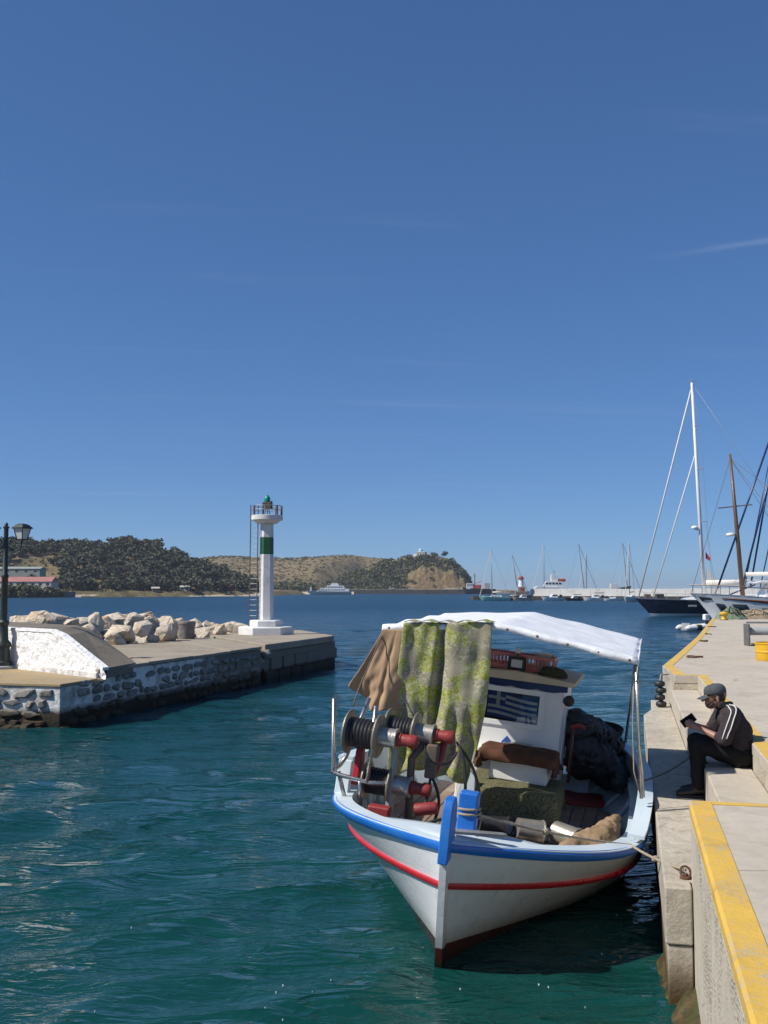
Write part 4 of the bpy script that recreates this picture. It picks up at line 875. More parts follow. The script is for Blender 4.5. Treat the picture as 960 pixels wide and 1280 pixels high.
# ================================================================== things on the far quay
bp = at(905, 775, ZD); yb = empty('yellow_bollard', (bp.x, bp.y, ZD), 0, 'yellow iron mooring bollard at the far end of the quay', 'bollard')
MB().lathe([(.17, 0), (.15, .04), (.12, .08), (.12, .24), (.21, .28), (.22, .34), (.18, .39), (.02, .4)], 16).build('post', M['yellow_gloss'], yb, smooth=40); MB().lathe([(.2, .0), (.2, .03)], 14).build('base_plate', M['rust'], yb)
def heap(name, px, py, sx, sy, sz, m, label, cat, z=ZD, seed=0, ropes=None, grp=None):
    c = at(px, py, z); n1 = 40
    o = empty(name, (c.x, c.y, z), 0, label, cat, grp)
    def fn(a, b):
        th = 2 * math.pi * a; r = b; e = 1 + .22 * fbm((math.cos(th) * 2 + seed, math.sin(th) * 2, 3))
        x = sx * r * e * math.cos(th); y = sy * r * e * math.sin(th); q = max(0, 1 - r ** 2.2)
        return (x, y, sz * q * (.75 + .5 * fbm((x * 1.6 + seed, y * 1.6, 7), 5)) + .05 * fbm((x * 9 + seed, y * 9, 1)) * (q > 0) - (.02 if r > .98 else 0))
    MB().grid(56, 18, fn).build('netting', M[m], o, smooth=True)
    mb = MB(); g = random.Random(seed)
    for k in range(9):
        a0 = g.random() * 6.28; pts = []
        for j in range(10):
            a = (a0 + .25 * j) / (2 * math.pi) % 1; b = .25 + .6 * g.random(); p = fn(a, b); pts.append((p[0], p[1], p[2] + .03))
        mb.tube(pts, .022, 5)
    mb.build('float_line', M[ropes or 'rope'], o, smooth=True); return o
heap('fishing_net', 939, 773.5, 1.75, .8, .62, 'net_beige', 'long beige heap of fishing net at the far end of the quay', 'fishing net', seed=1)
heap('fishing_net', 914, 774, .8, .6, .70, 'net_green', 'small green heap of fishing net beside the yellow bollard', 'fishing net', seed=5, ropes='rope_green')
# steel roller bench cut by the right edge
rb = at(934, 807, ZD); bn = empty('net_roller', (rb.x, rb.y, ZD), R(-3), 'grey steel net roller stand at the right edge of the quay', 'net roller')
MB().box((0, 0, .28), (.06, .42, .58)).build('end_plate', M['dull_steel'], bn, bevel=.015); MB().lathe([(.095, .06), (.105, .08), (.105, 2.2), (.095, 2.22)], 16, Matrix.Translation((0, 0, .38)) @ Matrix.Rotation(math.pi / 2, 4, 'Y')).build('roller', M['grey_box'], bn, smooth=40)
MB().tube([(.05, -.2, .04), (2.3, -.2, .04)], .035, 8).build('foot_rail', M['dark_steel'], bn); MB().tube([(.05, .2, .60), (2.3, .2, .60)], .025, 8).build('top_rail', M['grey_steel'], bn)
for a, b in (((.85, 0, .35), (1.0, -.2, .05)), ((1.15, 0, .35), (1.0, -.2, .05)), ((1.0, -.02, .36), (1.0, -.2, .05))): MB().tube([a, b], .022, 6).build('brace', M['dark_steel'], bn)
MB().box((2.3, 0, .28), (.06, .42, .58)).build('end_plate', M['dull_steel'], bn, bevel=.015)
yp = at(960, 826, ZD); bx = empty('yellow_bin', (yp.x + .18, yp.y + .2, ZD), R(5), 'yellow metal bin cut off by the right edge of the photo', 'bin')
MB().lathe([(.33, 0), (.34, .02), (.35, .33), (.365, .34), (.365, .37), (.335, .37), (.32, .05)], 20).build('body', M['yellow_gloss'], bx, smooth=40); MB().lathe([(.352, .16), (.358, .17), (.358, .19), (.352, .2)], 20).build('rib', M['yellow_gloss'], bx, smooth=40)
# rope fender hanging at the outer corner of the far quay
fc = Vector(q2(.66, 18.52)); fn_ = empty('rope_fender', (fc.x - .14, fc.y + .1, .55), 0, 'dark knotted rope fender hanging at the outer corner of the stairs', 'fender')
for k in range(6): MB().lathe([(.03, 0), (.085, .02), (.095, .055), (.085, .09), (.03, .11)], 10, Matrix.Translation((.01 * (-1) ** k, 0, .02 + k * .115))).build('rope_coil', M['black_rubber'], fn_, smooth=True)
MB().tube([(0, 0, .7), (.02, .03, .80), (.16, .05, .81)], .015, 6).build('lanyard', M['rope'], fn_)
# ================================================================== the old stone pier on the left
ZU, ZL = 1.10, .90
C0 = Vector((-6.6, 21.3)); C1 = Vector((-1.75, 38.4)); LD = (C1 - C0).normalized(); LN = Vector((LD.y, -LD.x))     # long face direction and outward normal
FD = Vector((-.966, .258)); FN = Vector((-FD.y, FD.x)) * 1.0
if FN.y > 0: FN = -FN
WT = Vector((-5.98, 22.55)); WD = Vector((-9.45, 25.9)); WDir = (WD - WT).normalized()
pier = empty('stone_pier', (C0.x, C0.y, 0), 0, 'old stone pier with whitewashed mortar and concrete top carrying the beacon', 'pier')
pier_off = Matrix.Translation((-C0.x, -C0.y, 0))
def pm(mb, name, m, **k): return mb.build(name, M[m], pier, M=pier_off, **k)
FL = C0 + FD * 9
WF = WT + WDir * 9
kT = (WT - C0).dot(LD); E0 = C0 + LD * kT
BK = [Vector((-3.5, 43.6)), Vector((-5.2, 42.2)), Vector((-7.1, 36.2)), Vector((-8.5, 32.2)), Vector((-11, 29)), Vector((-16.5, 34))]
# core below the tops (recessed behind the stones)
core = [C0, E0, C0 + LD * 10.6]
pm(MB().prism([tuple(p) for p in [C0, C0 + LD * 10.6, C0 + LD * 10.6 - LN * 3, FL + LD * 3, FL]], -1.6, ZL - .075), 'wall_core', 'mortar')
pm(MB().prism([tuple(p) for p in [E0 - LN * .01, C0 + LD * 10.6 - LN * .01, BK[2], BK[3], BK[4], WT + WDir * 4]], .5, ZU - .085), 'upper_core', 'mortar')
# ledge slab
pm(MB().prism([tuple(p) for p in [C0 + LN * .03 - FN * -.03, E0 + LN * .03, WT + WDir * .1, WF, FL + FN * .03]], ZL - .07, ZL), 'ledge_slab', 'lichen', bevel=.02)
# upper deck slabs with irregular front edges
def edge_pts(a, b, n, amp, seed):
    return [C0 + LD * (a + (b - a) * i / n) + LN * (.03 + amp * noise.noise(Vector((seed, i * 1.7, 0)))) for i in range(n + 1)]
def back_at(k):
    t = k; pts = [BK[4], BK[3], BK[2], BK[1], BK[0]]
    ks = [(p - C0).dot(LD) for p in pts]
    return Vector((float(np.interp(k, ks, [p.x for p in pts])), float(np.interp(k, ks, [p.y for p in pts]))))
cuts = [kT + .02, 3.6, 6.0, 8.3, 10.6]
for i, (a, b) in enumerate(zip(cuts[:-1], cuts[1:])):
    pts = edge_pts(a, b - .02, 6, .05, i * 9.1) + [back_at(b + 6 - .1 * i) if False else back_at(b + 5.5), back_at(a + 5.5)]
    pm(MB().prism([tuple(p) for p in pts], ZU - .08 + .012 * (i % 2), ZU + .012 * (i % 2)), 'deck_slab', 'pier_top', bevel=.015)
# the outer part: large concrete blocks, one broken out at the joint
end0 = C0 + LD * 10.95; e1 = C1
outer = [end0 - LN * .02, C0 + LD * 13.4, C0 + LD * 17.2, e1 + LN * -.1, e1 - LN * .35 + LD * .35, BK[0], BK[1], back_at(10.95 + 5.5)]
pm(MB().prism([tuple(p) for p in outer], ZU - .17, ZU + .05), 'end_slab', 'pier_top', bevel=.03)
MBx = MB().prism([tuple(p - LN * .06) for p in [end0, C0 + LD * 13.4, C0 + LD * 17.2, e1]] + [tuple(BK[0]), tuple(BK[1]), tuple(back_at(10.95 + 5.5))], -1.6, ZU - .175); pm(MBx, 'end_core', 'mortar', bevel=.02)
pm(MB().prism([tuple(p) for p in [C0 + LD * 10.55 - LN * .5, C0 + LD * 11 - LN * .5, C0 + LD * 11 - LN * 3, C0 + LD * 10.55 - LN * 3]], -1.6, ZU - .02), 'joint_fill', 'ramp')
k_ = 11.0
while k_ < 17.5:                      # big squared blocks facing the end
    for zz in (.12, .52):
        w = 1.05 + .25 * noise.noise(Vector((k_, zz, 1)))
        if k_ + w > 17.55: continue
        a = C0 + LD * (k_ + (.4 if zz > .3 else 0)); b = a + LD * (w - .03)
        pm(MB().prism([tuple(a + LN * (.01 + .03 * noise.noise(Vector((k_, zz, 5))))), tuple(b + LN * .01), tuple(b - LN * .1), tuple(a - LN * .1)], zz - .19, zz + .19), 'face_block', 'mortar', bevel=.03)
    k_ += 1.08
for k in range(7):                    # rubble in the broken joint
    p = C0 + LD * (10.55 + .06 * k + .1 * random.random()) + LN * random.uniform(-.35, .12)
    mb = MB(); mb.lathe([(.02, -.12), (.16, -.05), (.14, .08), (.02, .13)], 6, Matrix.Translation((p.x, p.y, .2 + .11 * k)) @ Matrix.Rotation(k * 1.3, 4, 'X')); pm(mb, 'rubble_stone', 'stone', bevel=.02)
# individual wall stones, irregular polygons standing proud of the mortar
def stone_mesh(seed):
    g = random.Random(seed); n = g.choice((5, 6, 6, 7)); base = []
    for i in range(n):
        a = 2 * math.pi * (i + g.uniform(-.28, .28)) / n; sq = 1 / max(abs(math.cos(a)), abs(math.sin(a))) ** .65; r = .5 * sq * g.uniform(.82, 1.0); base.append((r * math.cos(a), r * math.sin(a)))
    rings = [[(x * q, d, z * q) for x, z in base] for q, d in ((1.03, .08), (1.0, -.25), (.9, -.62), (.62, -.86))]
    rings[3] = [(x, d + g.uniform(-.15, .15), z) for x, d, z in rings[3]]
    mb = MB(); mb.loft(rings); return mb.mesh('stone', M['stone'], 50)
smesh = [stone_mesh(k) for k in range(14)]
def stones(O, D, N, length, z0, z1, seed, skip=.0, hmin=.15, hmax=.24):
    g = random.Random(seed); z = z0; cnt = 0
    ang = math.atan2(D.y, D.x)
    while z < z1 - .05:
        h = min(g.uniform(hmin, hmax), z1 - z); u = g.uniform(-.15, .05)
        while u < length:
            w = g.uniform(.18, .62) * (1.15 if z < .3 else 1)
            if g.random() > skip and u + w < length + .05 and u > -.04:
                o = bpy.data.objects.new('stone', g.choice(smesh)); col.objects.link(o); o.parent = pier
                c = O + D * (u + w / 2) - C0
                th = g.uniform(.055, .095)
                o.matrix_basis = Matrix.Translation((c.x, c.y, z + h / 2 + g.uniform(-.025, .025))) @ Matrix.Rotation(ang if N.dot(Vector((math.sin(ang), -math.cos(ang)))) > 0 else ang + math.pi, 4, 'Z') @ Matrix.Rotation(g.uniform(-.14, .14), 4, 'Y') @ Matrix.Diagonal((w * g.uniform(.92, 1.06), th, h * g.uniform(.78, 1.05), 1))
                cnt += 1
            u += w + g.uniform(.0, .07)
        z += h + g.uniform(.0, .02)
    return cnt
stones(C0 + FD * 5.0, -FD, FN, 5.0, -.02, ZL - .10, 4, .06)
stones(C0, LD, LN, 10.6, -.02, ZU - .12, 9, .16)
# low band of rubble at the foot of the wall
for k in range(20):
    p = C0 + (FD * (k * .25 - .1 + random.uniform(-.1, .1))) + FN * random.uniform(.0, .16)
    o = bpy.data.objects.new('rubble_stone', random.choice(smesh)); col.objects.link(o); o.parent = pier; c = p - C0
    o.matrix_basis = Matrix.Translation((c.x, c.y, random.uniform(-.06, .06))) @ Matrix.Rotation(math.atan2(-FD.y, -FD.x) + random.uniform(-.5, .5), 4, 'Z') @ Matrix.Rotation(random.uniform(-.4, .4), 4, 'Y') @ Matrix.Diagonal((random.uniform(.2, .45), .18, random.uniform(.12, .22), 1))
# ramp with whitewashed side wall
def wallp(s, z): p = WT + WDir * s; return Vector((p.x, p.y, z))
ZT = 1.88
prof = [(-.0, ZL - .01), (9.0, ZL - .01), (9.0, ZT), (2.42, ZT), (1.9, ZT - .10), (.15, ZU + .02)]
WN = Vector((WDir.y, -WDir.x));  WN = WN if WN.y < 0 else -WN
def wall_grid():
    mb = MB(); nu, nv = 90, 30
    def top(s): return float(np.interp(s, [0, .15, 1.9, 2.42, 9], [ZU - .1, ZU + .03, ZT - .12, ZT - .02, ZT - .02]))
    def fn(a, b):
        s = 9 * a ** 1.4; t = top(s); z = ZL - .02 + (t - ZL + .02) * b
        q = WT + WDir * s; h = .03 * fbm((s * 2.6, z * 3.4, 0), 5) + .014 * fbm((s * 8, z * 9, 3), 3)
        q = q + WN * (.035 + h * (1 if b < .98 else .3)); return (q.x, q.y, z)
    mb.grid(nu, nv, fn); return mb
pm(wall_grid(), 'whitewashed_wall', 'whitewash', smooth=True)
T0w = WT + WDir * 2.42 - WN * .07; T9 = WT + WDir * 9 - WN * .07; Fw = WT + WDir * .12 - WN * .07; Mw = WT + WDir * 1.9 - WN * .07
rows_ = [([Fw, Mw, T0w, T9]), ([Vector((-5.78, 24.3)), Vector((-7.35, 25.6)), Vector((-7.75, 25.9)), Vector((-13, 31.2))]), ([Vector((-6.9, 27.6)), Vector((-7.75, 27.4)), Vector((-8.05, 27.4)), Vector((-12.5, 32.2))])]
zr = [ZU + .02, ZT - .10, ZT, ZT]
vs = [(p.x, p.y, zr[i]) for r_ in rows_ for i, p in enumerate(r_)] + [(p.x, p.y, ZL + .002) for r_ in rows_ for i, p in enumerate(r_)]
fs = [(r_ * 4 + i, r_ * 4 + i + 1, r_ * 4 + i + 5, r_ * 4 + i + 4) for r_ in range(2) for i in range(3)] + [(i, i + 1, 12 + i + 1, 12 + i) for i in range(3)] + [(8 + i, 8 + i + 1, 20 + i + 1, 20 + i) for i in range(3)] + [(0, 4, 16, 12), (4, 8, 20, 16), (3, 7, 19, 15), (7, 11, 23, 19)]
pm(MB().add(vs, fs), 'ramp', 'ramp')
cope = MB().loft([[(*(WT + WDir * s_ + WN * .055), z_ - .06), (*(WT + WDir * s_ + WN * .05), z_ + .004), (*(WT + WDir * s_ - WN * .10), z_ + .012), (*(WT + WDir * s_ - WN * .10), z_ - .05)] for s_, z_ in ((.1, ZU + .03), (1.9, ZT - .09), (2.42, ZT + .005), (9, ZT + .005))]); pm(cope, 'coping', 'whitewash')
# boulders heaped behind the pier
def boulder(x, y, z, sx, sy, sz, seed, label, group='pale limestone boulders behind the pier'):
    g = random.Random(seed); b = bmesh.new()
    for k in range(15):
        v = Vector((g.gauss(0, 1), g.gauss(0, 1), g.gauss(0, 1))).normalized() * g.uniform(.85, 1.08); b.verts.new((v.x * sx, v.y * sy, v.z * sz))
    r = bmesh.ops.convex_hull(b, input=b.verts); bmesh.ops.delete(b, geom=list({e for e in r['geom_interior'] + r['geom_unused'] if isinstance(e, bmesh.types.BMVert)}), context='VERTS')
    bmesh.ops.bevel(b, geom=b.edges[:] , offset=min(sx, sz) * .13, segments=2, affect='EDGES', profile=.6, clamp_overlap=True)
    bmesh.ops.triangulate(b, faces=b.faces); bmesh.ops.subdivide_edges(b, edges=b.edges[:], cuts=1, use_grid_fill=True)
    for v in b.verts:
        p = v.co * 1.8 / max(sx, .4); v.co += v.co.normalized() * (.06 * fbm((p.x + seed, p.y, p.z), 4) * max(sx, sz))
    bmesh.ops.recalc_face_normals(b, faces=b.faces)
    me = bpy.data.meshes.new('boulder'); b.to_mesh(me); b.free(); me.materials.append(M['boulder']); me.set_sharp_from_angle(angle=R(28)); me.polygons.foreach_set('use_smooth', [True] * len(me.polygons))
    o = bpy.data.objects.new('boulder', me); col.objects.link(o); o.location = (x, y, z); o.rotation_euler = (0, 0, g.random() * .8)
    tag(o, label, 'boulder', group); return o
BIG = [(121, 772, 17, 33.5, 'upright tan boulder standing highest on the heap'), (152, 786, 34, 33.2, 'broad pale boulder with sunlit face right of the dark ramp'),
       (177, 782, 22, 34.0, 'brown shaded boulder right of the broad pale one'), (208, 786, 26, 35.0, 'cracked pale boulder left of the stone bollard'),
       (143, 797, 24, 32.6, 'low grey boulder at the front of the heap by the deck'), (108, 786, 36, 31.6, 'long sloping boulder leaning on the ramp'),
       (90, 777, 16, 33.0, 'small pale boulder above the top of the ramp'), (190, 796, 15, 34.4, 'small boulder tucked below the cracked one'),
       (255, 790, 15, 37.5, 'pale boulder just right of the stone bollard'), (275, 787, 16, 39.0, 'flat pale boulder between bollard and beacon'), (168, 773, 20, 36.0, 'rear boulder peeping over the broad pale one'),
       (55, 779, 22, 33.5, 'flat tan boulder above the whitewashed wall near the lamp'), (30, 782, 20, 33, 'tan boulder behind the whitewashed wall beside the lamp post'), (292, 790, 12, 40.5, 'last boulder beside the beacon base')]
for k, (px, py, w, y, lab) in enumerate(BIG):
    p = atd(px, py, y); s = w / 2 * y / F * 1.32
    boulder(p.x, p.y, p.z - s * .25, s, s * 1.0, s * (.95 if w < 30 else .62), 40 + k, lab)
g = random.Random(5)
SML = ['small pale boulder above the whitewashed wall', 'small pale boulder behind the dark ramp', 'small pale boulder behind the pier deck left of the bollard', 'small pale boulder between the bollard and the beacon']
SMR = ['pale boulder at the seaward foot of the heap behind the whitewashed wall', 'pale boulder at the seaward foot of the heap behind the deck', 'pale boulder at the seaward foot of the heap near the beacon']
for k in range(34):
    px = 14 + 285 * (k + g.random()) / 34; y = 34 + (px / 300) * 6.5 + g.uniform(0, 2.2); p = atd(px, 780 + g.uniform(-7, 8) + (7 if px > 230 else 0), y); s = g.uniform(.36, .68)
    boulder(p.x, p.y, min(p.z, 1.75) - .15, s * 1.25, s, s * .8, 200 + k, SML[0 if px < 80 else 1 if px < 150 else 2 if px < 225 else 3], 'smaller boulders in the heap behind the pier')
for k in range(26):
    px = -20 + 320 * (k + g.random()) / 26; y = 37 + (px / 300) * 6 + g.uniform(0, 2.5); p = atd(px, 796, y); s = g.uniform(.6, 1.0)
    boulder(p.x, p.y, .35, s * 1.3, s, s * .9, 300 + k, SMR[0 if px < 110 else 1 if px < 220 else 2], 'smaller boulders in the heap behind the pier')
# stone bollard
bp = at(233, 799, ZU); bo = empty('stone_bollard', (bp.x, bp.y, ZU), 0, 'short round grey stone bollard on the old pier', 'bollard')
MB().lathe([(.27, -.05), (.29, .02), (.285, .3), (.30, .52), (.305, .60), (.28, .63), (.02, .635)], 20).build('drum', M['bollard_stone'], bo, smooth=40); MB().lathe([(.302, .50), (.315, .52), (.315, .6), (.302, .62)], 20).build('collar', M['bollard_stone'], bo, smooth=40)
# ---------------------------------------------------------------- harbour beacon
bp = Vector((-4.45, 39.3, ZU + .05)); be = empty('harbour_beacon', bp, 0, 'white concrete harbour beacon with green band and green lamp', 'beacon')
a8 = R(8)
MB().lathe([(1.05, -.02), (1.05, .27), (.98, .30)], 6, ang0=a8).build('plinth', M['beacon_white'], be, bevel=.03); MB().lathe([(.66, .30), (.66, .50), (.60, .54)], 6, ang0=a8).build('upper_plinth', M['beacon_white'], be, bevel=.02)
hz = lambda py: (HC + (738 - py) * 39.3 / F) - bp.z
MB().lathe([(.285, .54), (.262, hz(693))], 6, ang0=a8).build('column', M['beacon_white'], be, bevel=.02); MB().lathe([(.263, hz(693)), (.260, hz(672))], 6, ang0=a8).build('green_band', M['beacon_green'], be, bevel=.02); MB().lathe([(.259, hz(672)), (.25, hz(655))], 6, ang0=a8).build('column', M['beacon_white'], be, bevel=.02)
t0 = hz(655); MB().lathe([(.36, t0 + .002), (.52, t0 + .13), (.60, t0 + .14), (.60, t0 + .32), (.1, t0 + .33)], 20).build('platform', M['beacon_white'], be, bevel=.015)
t1 = t0 + .33
for k in range(7):
    a = R(10 + 360 / 7 * k); MB().tube([(.55 * math.cos(a), .55 * math.sin(a), t1 - .02), (.55 * math.cos(a), .55 * math.sin(a), t1 + .36)], .024 if k % 2 else .04, 6).build('rail_post', M['grey_steel' if k % 2 else 'dark_steel'], be)
for zz in (.2, .35): MB().tube([(.55 * math.cos(a), .55 * math.sin(a), t1 + zz) for a in np.linspace(0, 2 * math.pi, 24)], .012, 5).build('rail', M['grey_steel'], be)
for k in range(3):
    a = R(90 + 120 * k); MB().tube([(.14 * math.cos(a), .14 * math.sin(a), t1), (.07 * math.cos(a), .07 * math.sin(a), t1 + .24)], .016, 5).build('lamp_leg', M['dark_steel'], be)
MB().box((0, 0, t1 + .37), (.34, .30, .25)).build('lamp_box', M['dark_steel'], be, bevel=.02); MB().box((.18, -.02, t1 + .38), (.06, .34, .3)).build('solar_panel', M['window_dark'], be, bevel=.01)
MB().lathe([(.105, t1 + .49), (.12, t1 + .52), (.12, t1 + .64), (.09, t1 + .72), (.04, t1 + .75), (.02, t1 + .80)], 14).build('lamp_lens', M['green_lens'], be, smooth=40)
for xx in (-.60, -.32): MB().tube([(xx - .03, -.14, .30), (xx, -.16, t1 + .38)], .02, 6).build('ladder_rail', M['dark_steel'], be)
for k in range(22): MB().tube([(-.62 + .0014 * k, -.15, .5 + k * .2), (-.34 + .0014 * k, -.15, .5 + k * .2)], .010, 5).build('rung', M['beacon_white'], be)
# ---------------------------------------------------------------- street lamp
lp_ = at(3, 836, ZL); la = empty('street_lamp', (lp_.x, lp_.y, ZL), 0, 'black cast iron lamp post with hanging lantern on the old pier ledge', 'lamp post'); LY = lp_.y
hz = lambda py: HC + (738 - py) * LY / F - ZL
MB().lathe([(.30, -.02), (.30, .06), (.26, .08)], 8).build('footing', M['grey_box'], la, bevel=.01)
MB().lathe([(.22, .08), (.22, .16), (.17, .2), (.16, .52), (.20, .56), (.19, .62), (.12, .70), (.105, 1.05), (.13, 1.08), (.13, 1.13), (.085, 1.18), (.075, 2.2), (.09, 2.22), (.09, 2.27), (.065, 2.3), (.055, hz(661)), (.075, hz(660)), (.075, hz(658.5)), (.03, hz(657.5)), (.05, hz(656)), (.04, hz(654.5)), (.012, hz(653))], 14).build('post', M['iron_black'], la, smooth=40)
for sgn in (1, -1):
    xa = sgn; cxl = sgn * (20 / F * LY)
    arm = [(0, 0, hz(680)), (.10 * sgn, 0, hz(686)), (.25 * sgn, 0, hz(689)), (cxl - .04 * sgn, 0, hz(686)), (cxl, 0, hz(680)), (cxl, 0, hz(675))]
    MB().tube(arm, .018, 7).build('bracket', M['iron_black'], la, smooth=True); MB().tube([(.06 * sgn, 0, hz(673)), (.12 * sgn, 0, hz(671)), (.14 * sgn, 0, hz(674)), (.08 * sgn, 0, hz(680))], .014, 6).build('scroll', M['iron_black'], la, smooth=True)
    ln = empty('lantern', (cxl, 0, 0)); ln.parent = la; del ln
    z0_, z1_, z2_ = hz(674.5), hz(660.5), hz(655)
    LM = Matrix.Translation((cxl, 0, 0))
    body = MB().lathe([(.115, z0_ + .01), (.195, z1_ - .01)], 4, LM, R(20)).build('lantern_glass', M['frost'], la)
    fr_ = MB()
    for k in range(4):
        a = R(20 + 90 * k); fr_ = MB().tube([(cxl + .118 * math.cos(a), .118 * math.sin(a), z0_), (cxl + .20 * math.cos(a), .20 * math.sin(a), z1_)], .012, 5); fr_.build('frame_bar', M['iron_black'], la)
    MB().lathe([(.12, z0_ - .02), (.125, z0_ + .012)], 4, LM, R(20)).build('lantern_base', M['iron_black'], la); MB().lathe([(.25, z1_ - .01), (.245, z1_ + .02), (.15, z2_ - .02), (.10, z2_), (.02, z2_ + .01)], 4, LM, R(20)).build('lantern_roof', M['iron_black'], la)
for o in [o for o in bpy.data.objects if o.name.split('.')[0] == 'lantern']: bpy.data.objects.remove(o)
# ================================================================== the fishing boat
TH, RO, LB = R(14.4), R(6.5), 6.5
MBOAT = Matrix.Translation((.348, 7.738, 0)) @ Matrix.Rotation(-TH, 4, 'Z') @ Matrix.Rotation(RO, 4, 'Y')
boat = empty('fishing_boat', label='small wooden fishing boat with white hull, blue rail and white awning', cat='boat', M=MBOAT)
Z0, ZM, Z1, BMX = .96, .69, .93, 1.42
def railz(t): return ZM + (Z0 - ZM) * (1 - t / .55) ** 1.7 if t < .55 else ZM + (Z1 - ZM) * ((t - .55) / .45) ** 2
def shp(t, pw, q): tt = max(0., min(1, t / .5 if t < .5 else (1 - t) / .5)); return (1 - (1 - tt) ** pw) ** q
def hp(t, w, sgn=1, out=0., dz=0.):
    w = max(w, 0); pw = 1.02 + 3.1 * w ** 3; q = 1.0 + .08 * w ** 2
    iw = max(0., 1 - w); B = BMX * (1 - iw ** 2.5) ** .62
    us = .46 * iw ** 1.2; ue = LB - .5 * iw ** 1.2
    hb = B * shp(t, pw, q); z = -.5 + (railz(t) + .5) * w
    return Vector((sgn * (hb + out), us + (ue - us) * t, z + dz))
TS = [(.5 - .5 * math.cos(math.pi * (i / 60))) for i in range(61)]
TS = sorted(set([0.0, .004, .01, .018] + TS))
WS = [0, .08, .18, .3, .42, .54, .66, .76, .86, .93, 1.]
def bb(mb, name, m, parent=None, **k): return mb.build(name, M[m], parent or boat, **k)
def sheet(ws_t, name, m, **k):
    mb = MB()
    for sgn in (-1, 1): mb.loft([[tuple(hp(t, w, sgn)) for w in WS] for t in TS], closed=False)
    return bb(mb, name, m, **k)
sheet(None, 'hull', 'hull', smooth=True, fix=False)
for o in boat.children:
    b = bmesh.new(); b.from_mesh(o.data); bmesh.ops.remove_doubles(b, verts=b.verts, dist=.002); bmesh.ops.recalc_face_normals(b, faces=b.faces); b.to_mesh(o.data); b.free()
    m_ = o.modifiers.new('t', 'SOLIDIFY'); m_.thickness = .03; m_.offset = -1
def strake(w0, w1, out, name, m, t0=0., t1=1., inn=.02):
    for sgn in (-1, 1):
        rr = []
        for t in [x for x in TS if t0 <= x <= t1]:
            a = hp(t, w0, sgn); c = hp(t, w1, sgn); n = Vector((c.x - a.x, 0, c.z - a.z)); n = Vector((n.z, 0, -n.x)).normalized() * sgn if sgn > 0 else Vector((-n.z, 0, n.x)).normalized()
            n = n if n.x * sgn > 0 else -n
            fw = Vector((0, -1, 0)) * max(0, 1 - t / .06) * .6; n = (n + fw).normalized()
            rr.append([tuple(a - n * inn), tuple(a + n * out * .8), tuple(a.lerp(c, .3) + n * out), tuple(a.lerp(c, .75) + n * out), tuple(c + n * out * .7), tuple(c - n * inn)])
        bb(MB().loft(rr), name, m, smooth=40)
strake(.962, 1.005, .034, 'rub_rail', 'rail_blue'); strake(.765, .795, .028, 'red_moulding', 'stripe_red')
# stem: follows the bow, white below, blue head above the rail
def stemline(w): return hp(0, w) + Vector((0, -.035, 0))
rr = []
for w in np.linspace(0, 1.02, 16):
    p = stemline(w); rr.append([(-.034, p.y + .16, p.z), (-.034, p.y, p.z), (-.026, p.y - .035, p.z), (.026, p.y - .035, p.z), (.034, p.y, p.z), (.034, p.y + .16, p.z)])
bb(MB().loft(rr), 'stem', 'hull', smooth=30)
p = stemline(1.0); bb(MB().prism([(p.y - .06, p.z - .13), (p.y + .19, p.z - .10), (p.y + .15, p.z + .27), (p.y + .08, p.z + .345), (p.y - .02, p.z + .33), (p.y - .065, p.z + .26)], -.038, .038, Matrix(((0, 0, 1, 0), (1, 0, 0, 0), (0, 1, 0, 0), (0, 0, 0, 1)))), 'stem_head', 'rail_blue', bevel=.012)
rr = []
for w in np.linspace(0, 1.1, 12):
    p = hp(1, min(w, 1)) + Vector((0, .03, (w - 1) * 1.4 if w > 1 else 0)); rr.append([(-.05, p.y - .15, p.z), (-.05, p.y + .03, p.z), (.05, p.y + .03, p.z), (.05, p.y - .15, p.z)])
bb(MB().loft(rr), 'stern_post', 'hull', smooth=30)
# covering board (gunwale deck) and foredeck
def deckw(t): return .27 if t > .02 else .1
TB = .275     # where the bulwarks begin
mb = MB(); rr = []
for sgn in (-1, 1):
    rr = [];
    for t in TS:
        o_ = hp(t, 1, sgn, .01, .012); wd = min(.17 + .10 * max(0, 1 - t / .2), abs(o_.x)); rr.append([tuple(o_), tuple(o_ + Vector((-sgn * wd * .5, 0, .012))), tuple(o_ + Vector((-sgn * wd, 0, .018))), tuple(o_ + Vector((-sgn * wd, 0, -.03))), tuple(o_ + Vector((0, 0, -.03)))])
    bb(MB().loft(rr), 'covering_board', 'deck_blue', smooth=30)
tf = [t for t in TS if .0 <= t <= .122]
fd = MB(); rings = []
for t in tf:
    o_ = hp(t, 1); hw = max(abs(o_.x) - .16, .005); rings.append([(hw * k / 6, o_.y - .02, o_.z + .008 + .03 * (1 - (k / 6) ** 2)) for k in range(-6, 7)])
fd.loft(rings, closed=False); bb(fd, 'foredeck', 'deck_blue', smooth=True, solid=.03)
# inner planking and sole
for sgn in (-1, 1):
    bb(MB().loft([[tuple(hp(t, w, sgn, -.06 if t < .97 else -.0)) for w in (.985, .9, .8, .7, .62, .55)] for t in TS[5:-5]], closed=False), 'inner_planking', 'deck_blue', smooth=True)
ZSO = .44
x0 = -1.2
while x0 < 1.2:                      # sole boards, cut to the hull's shape
    pts = []
    ts = [t for t in np.linspace(.05, .95, 60) if abs(hp(t, (ZSO + .45) / (railz(t) + .5)).x) - .13 > max(abs(x0), abs(x0 + .13))]
    if len(ts) > 4:
        ya, yb_ = hp(ts[0], .6).y, hp(ts[-1], .6).y
        bb(MB().box((x0 + .066, (ya + yb_) / 2, ZSO + .004 * math.sin(x0 * 40)), (.124, yb_ - ya, .03)), 'sole_board', 'sole', bevel=.004)
    x0 += .133
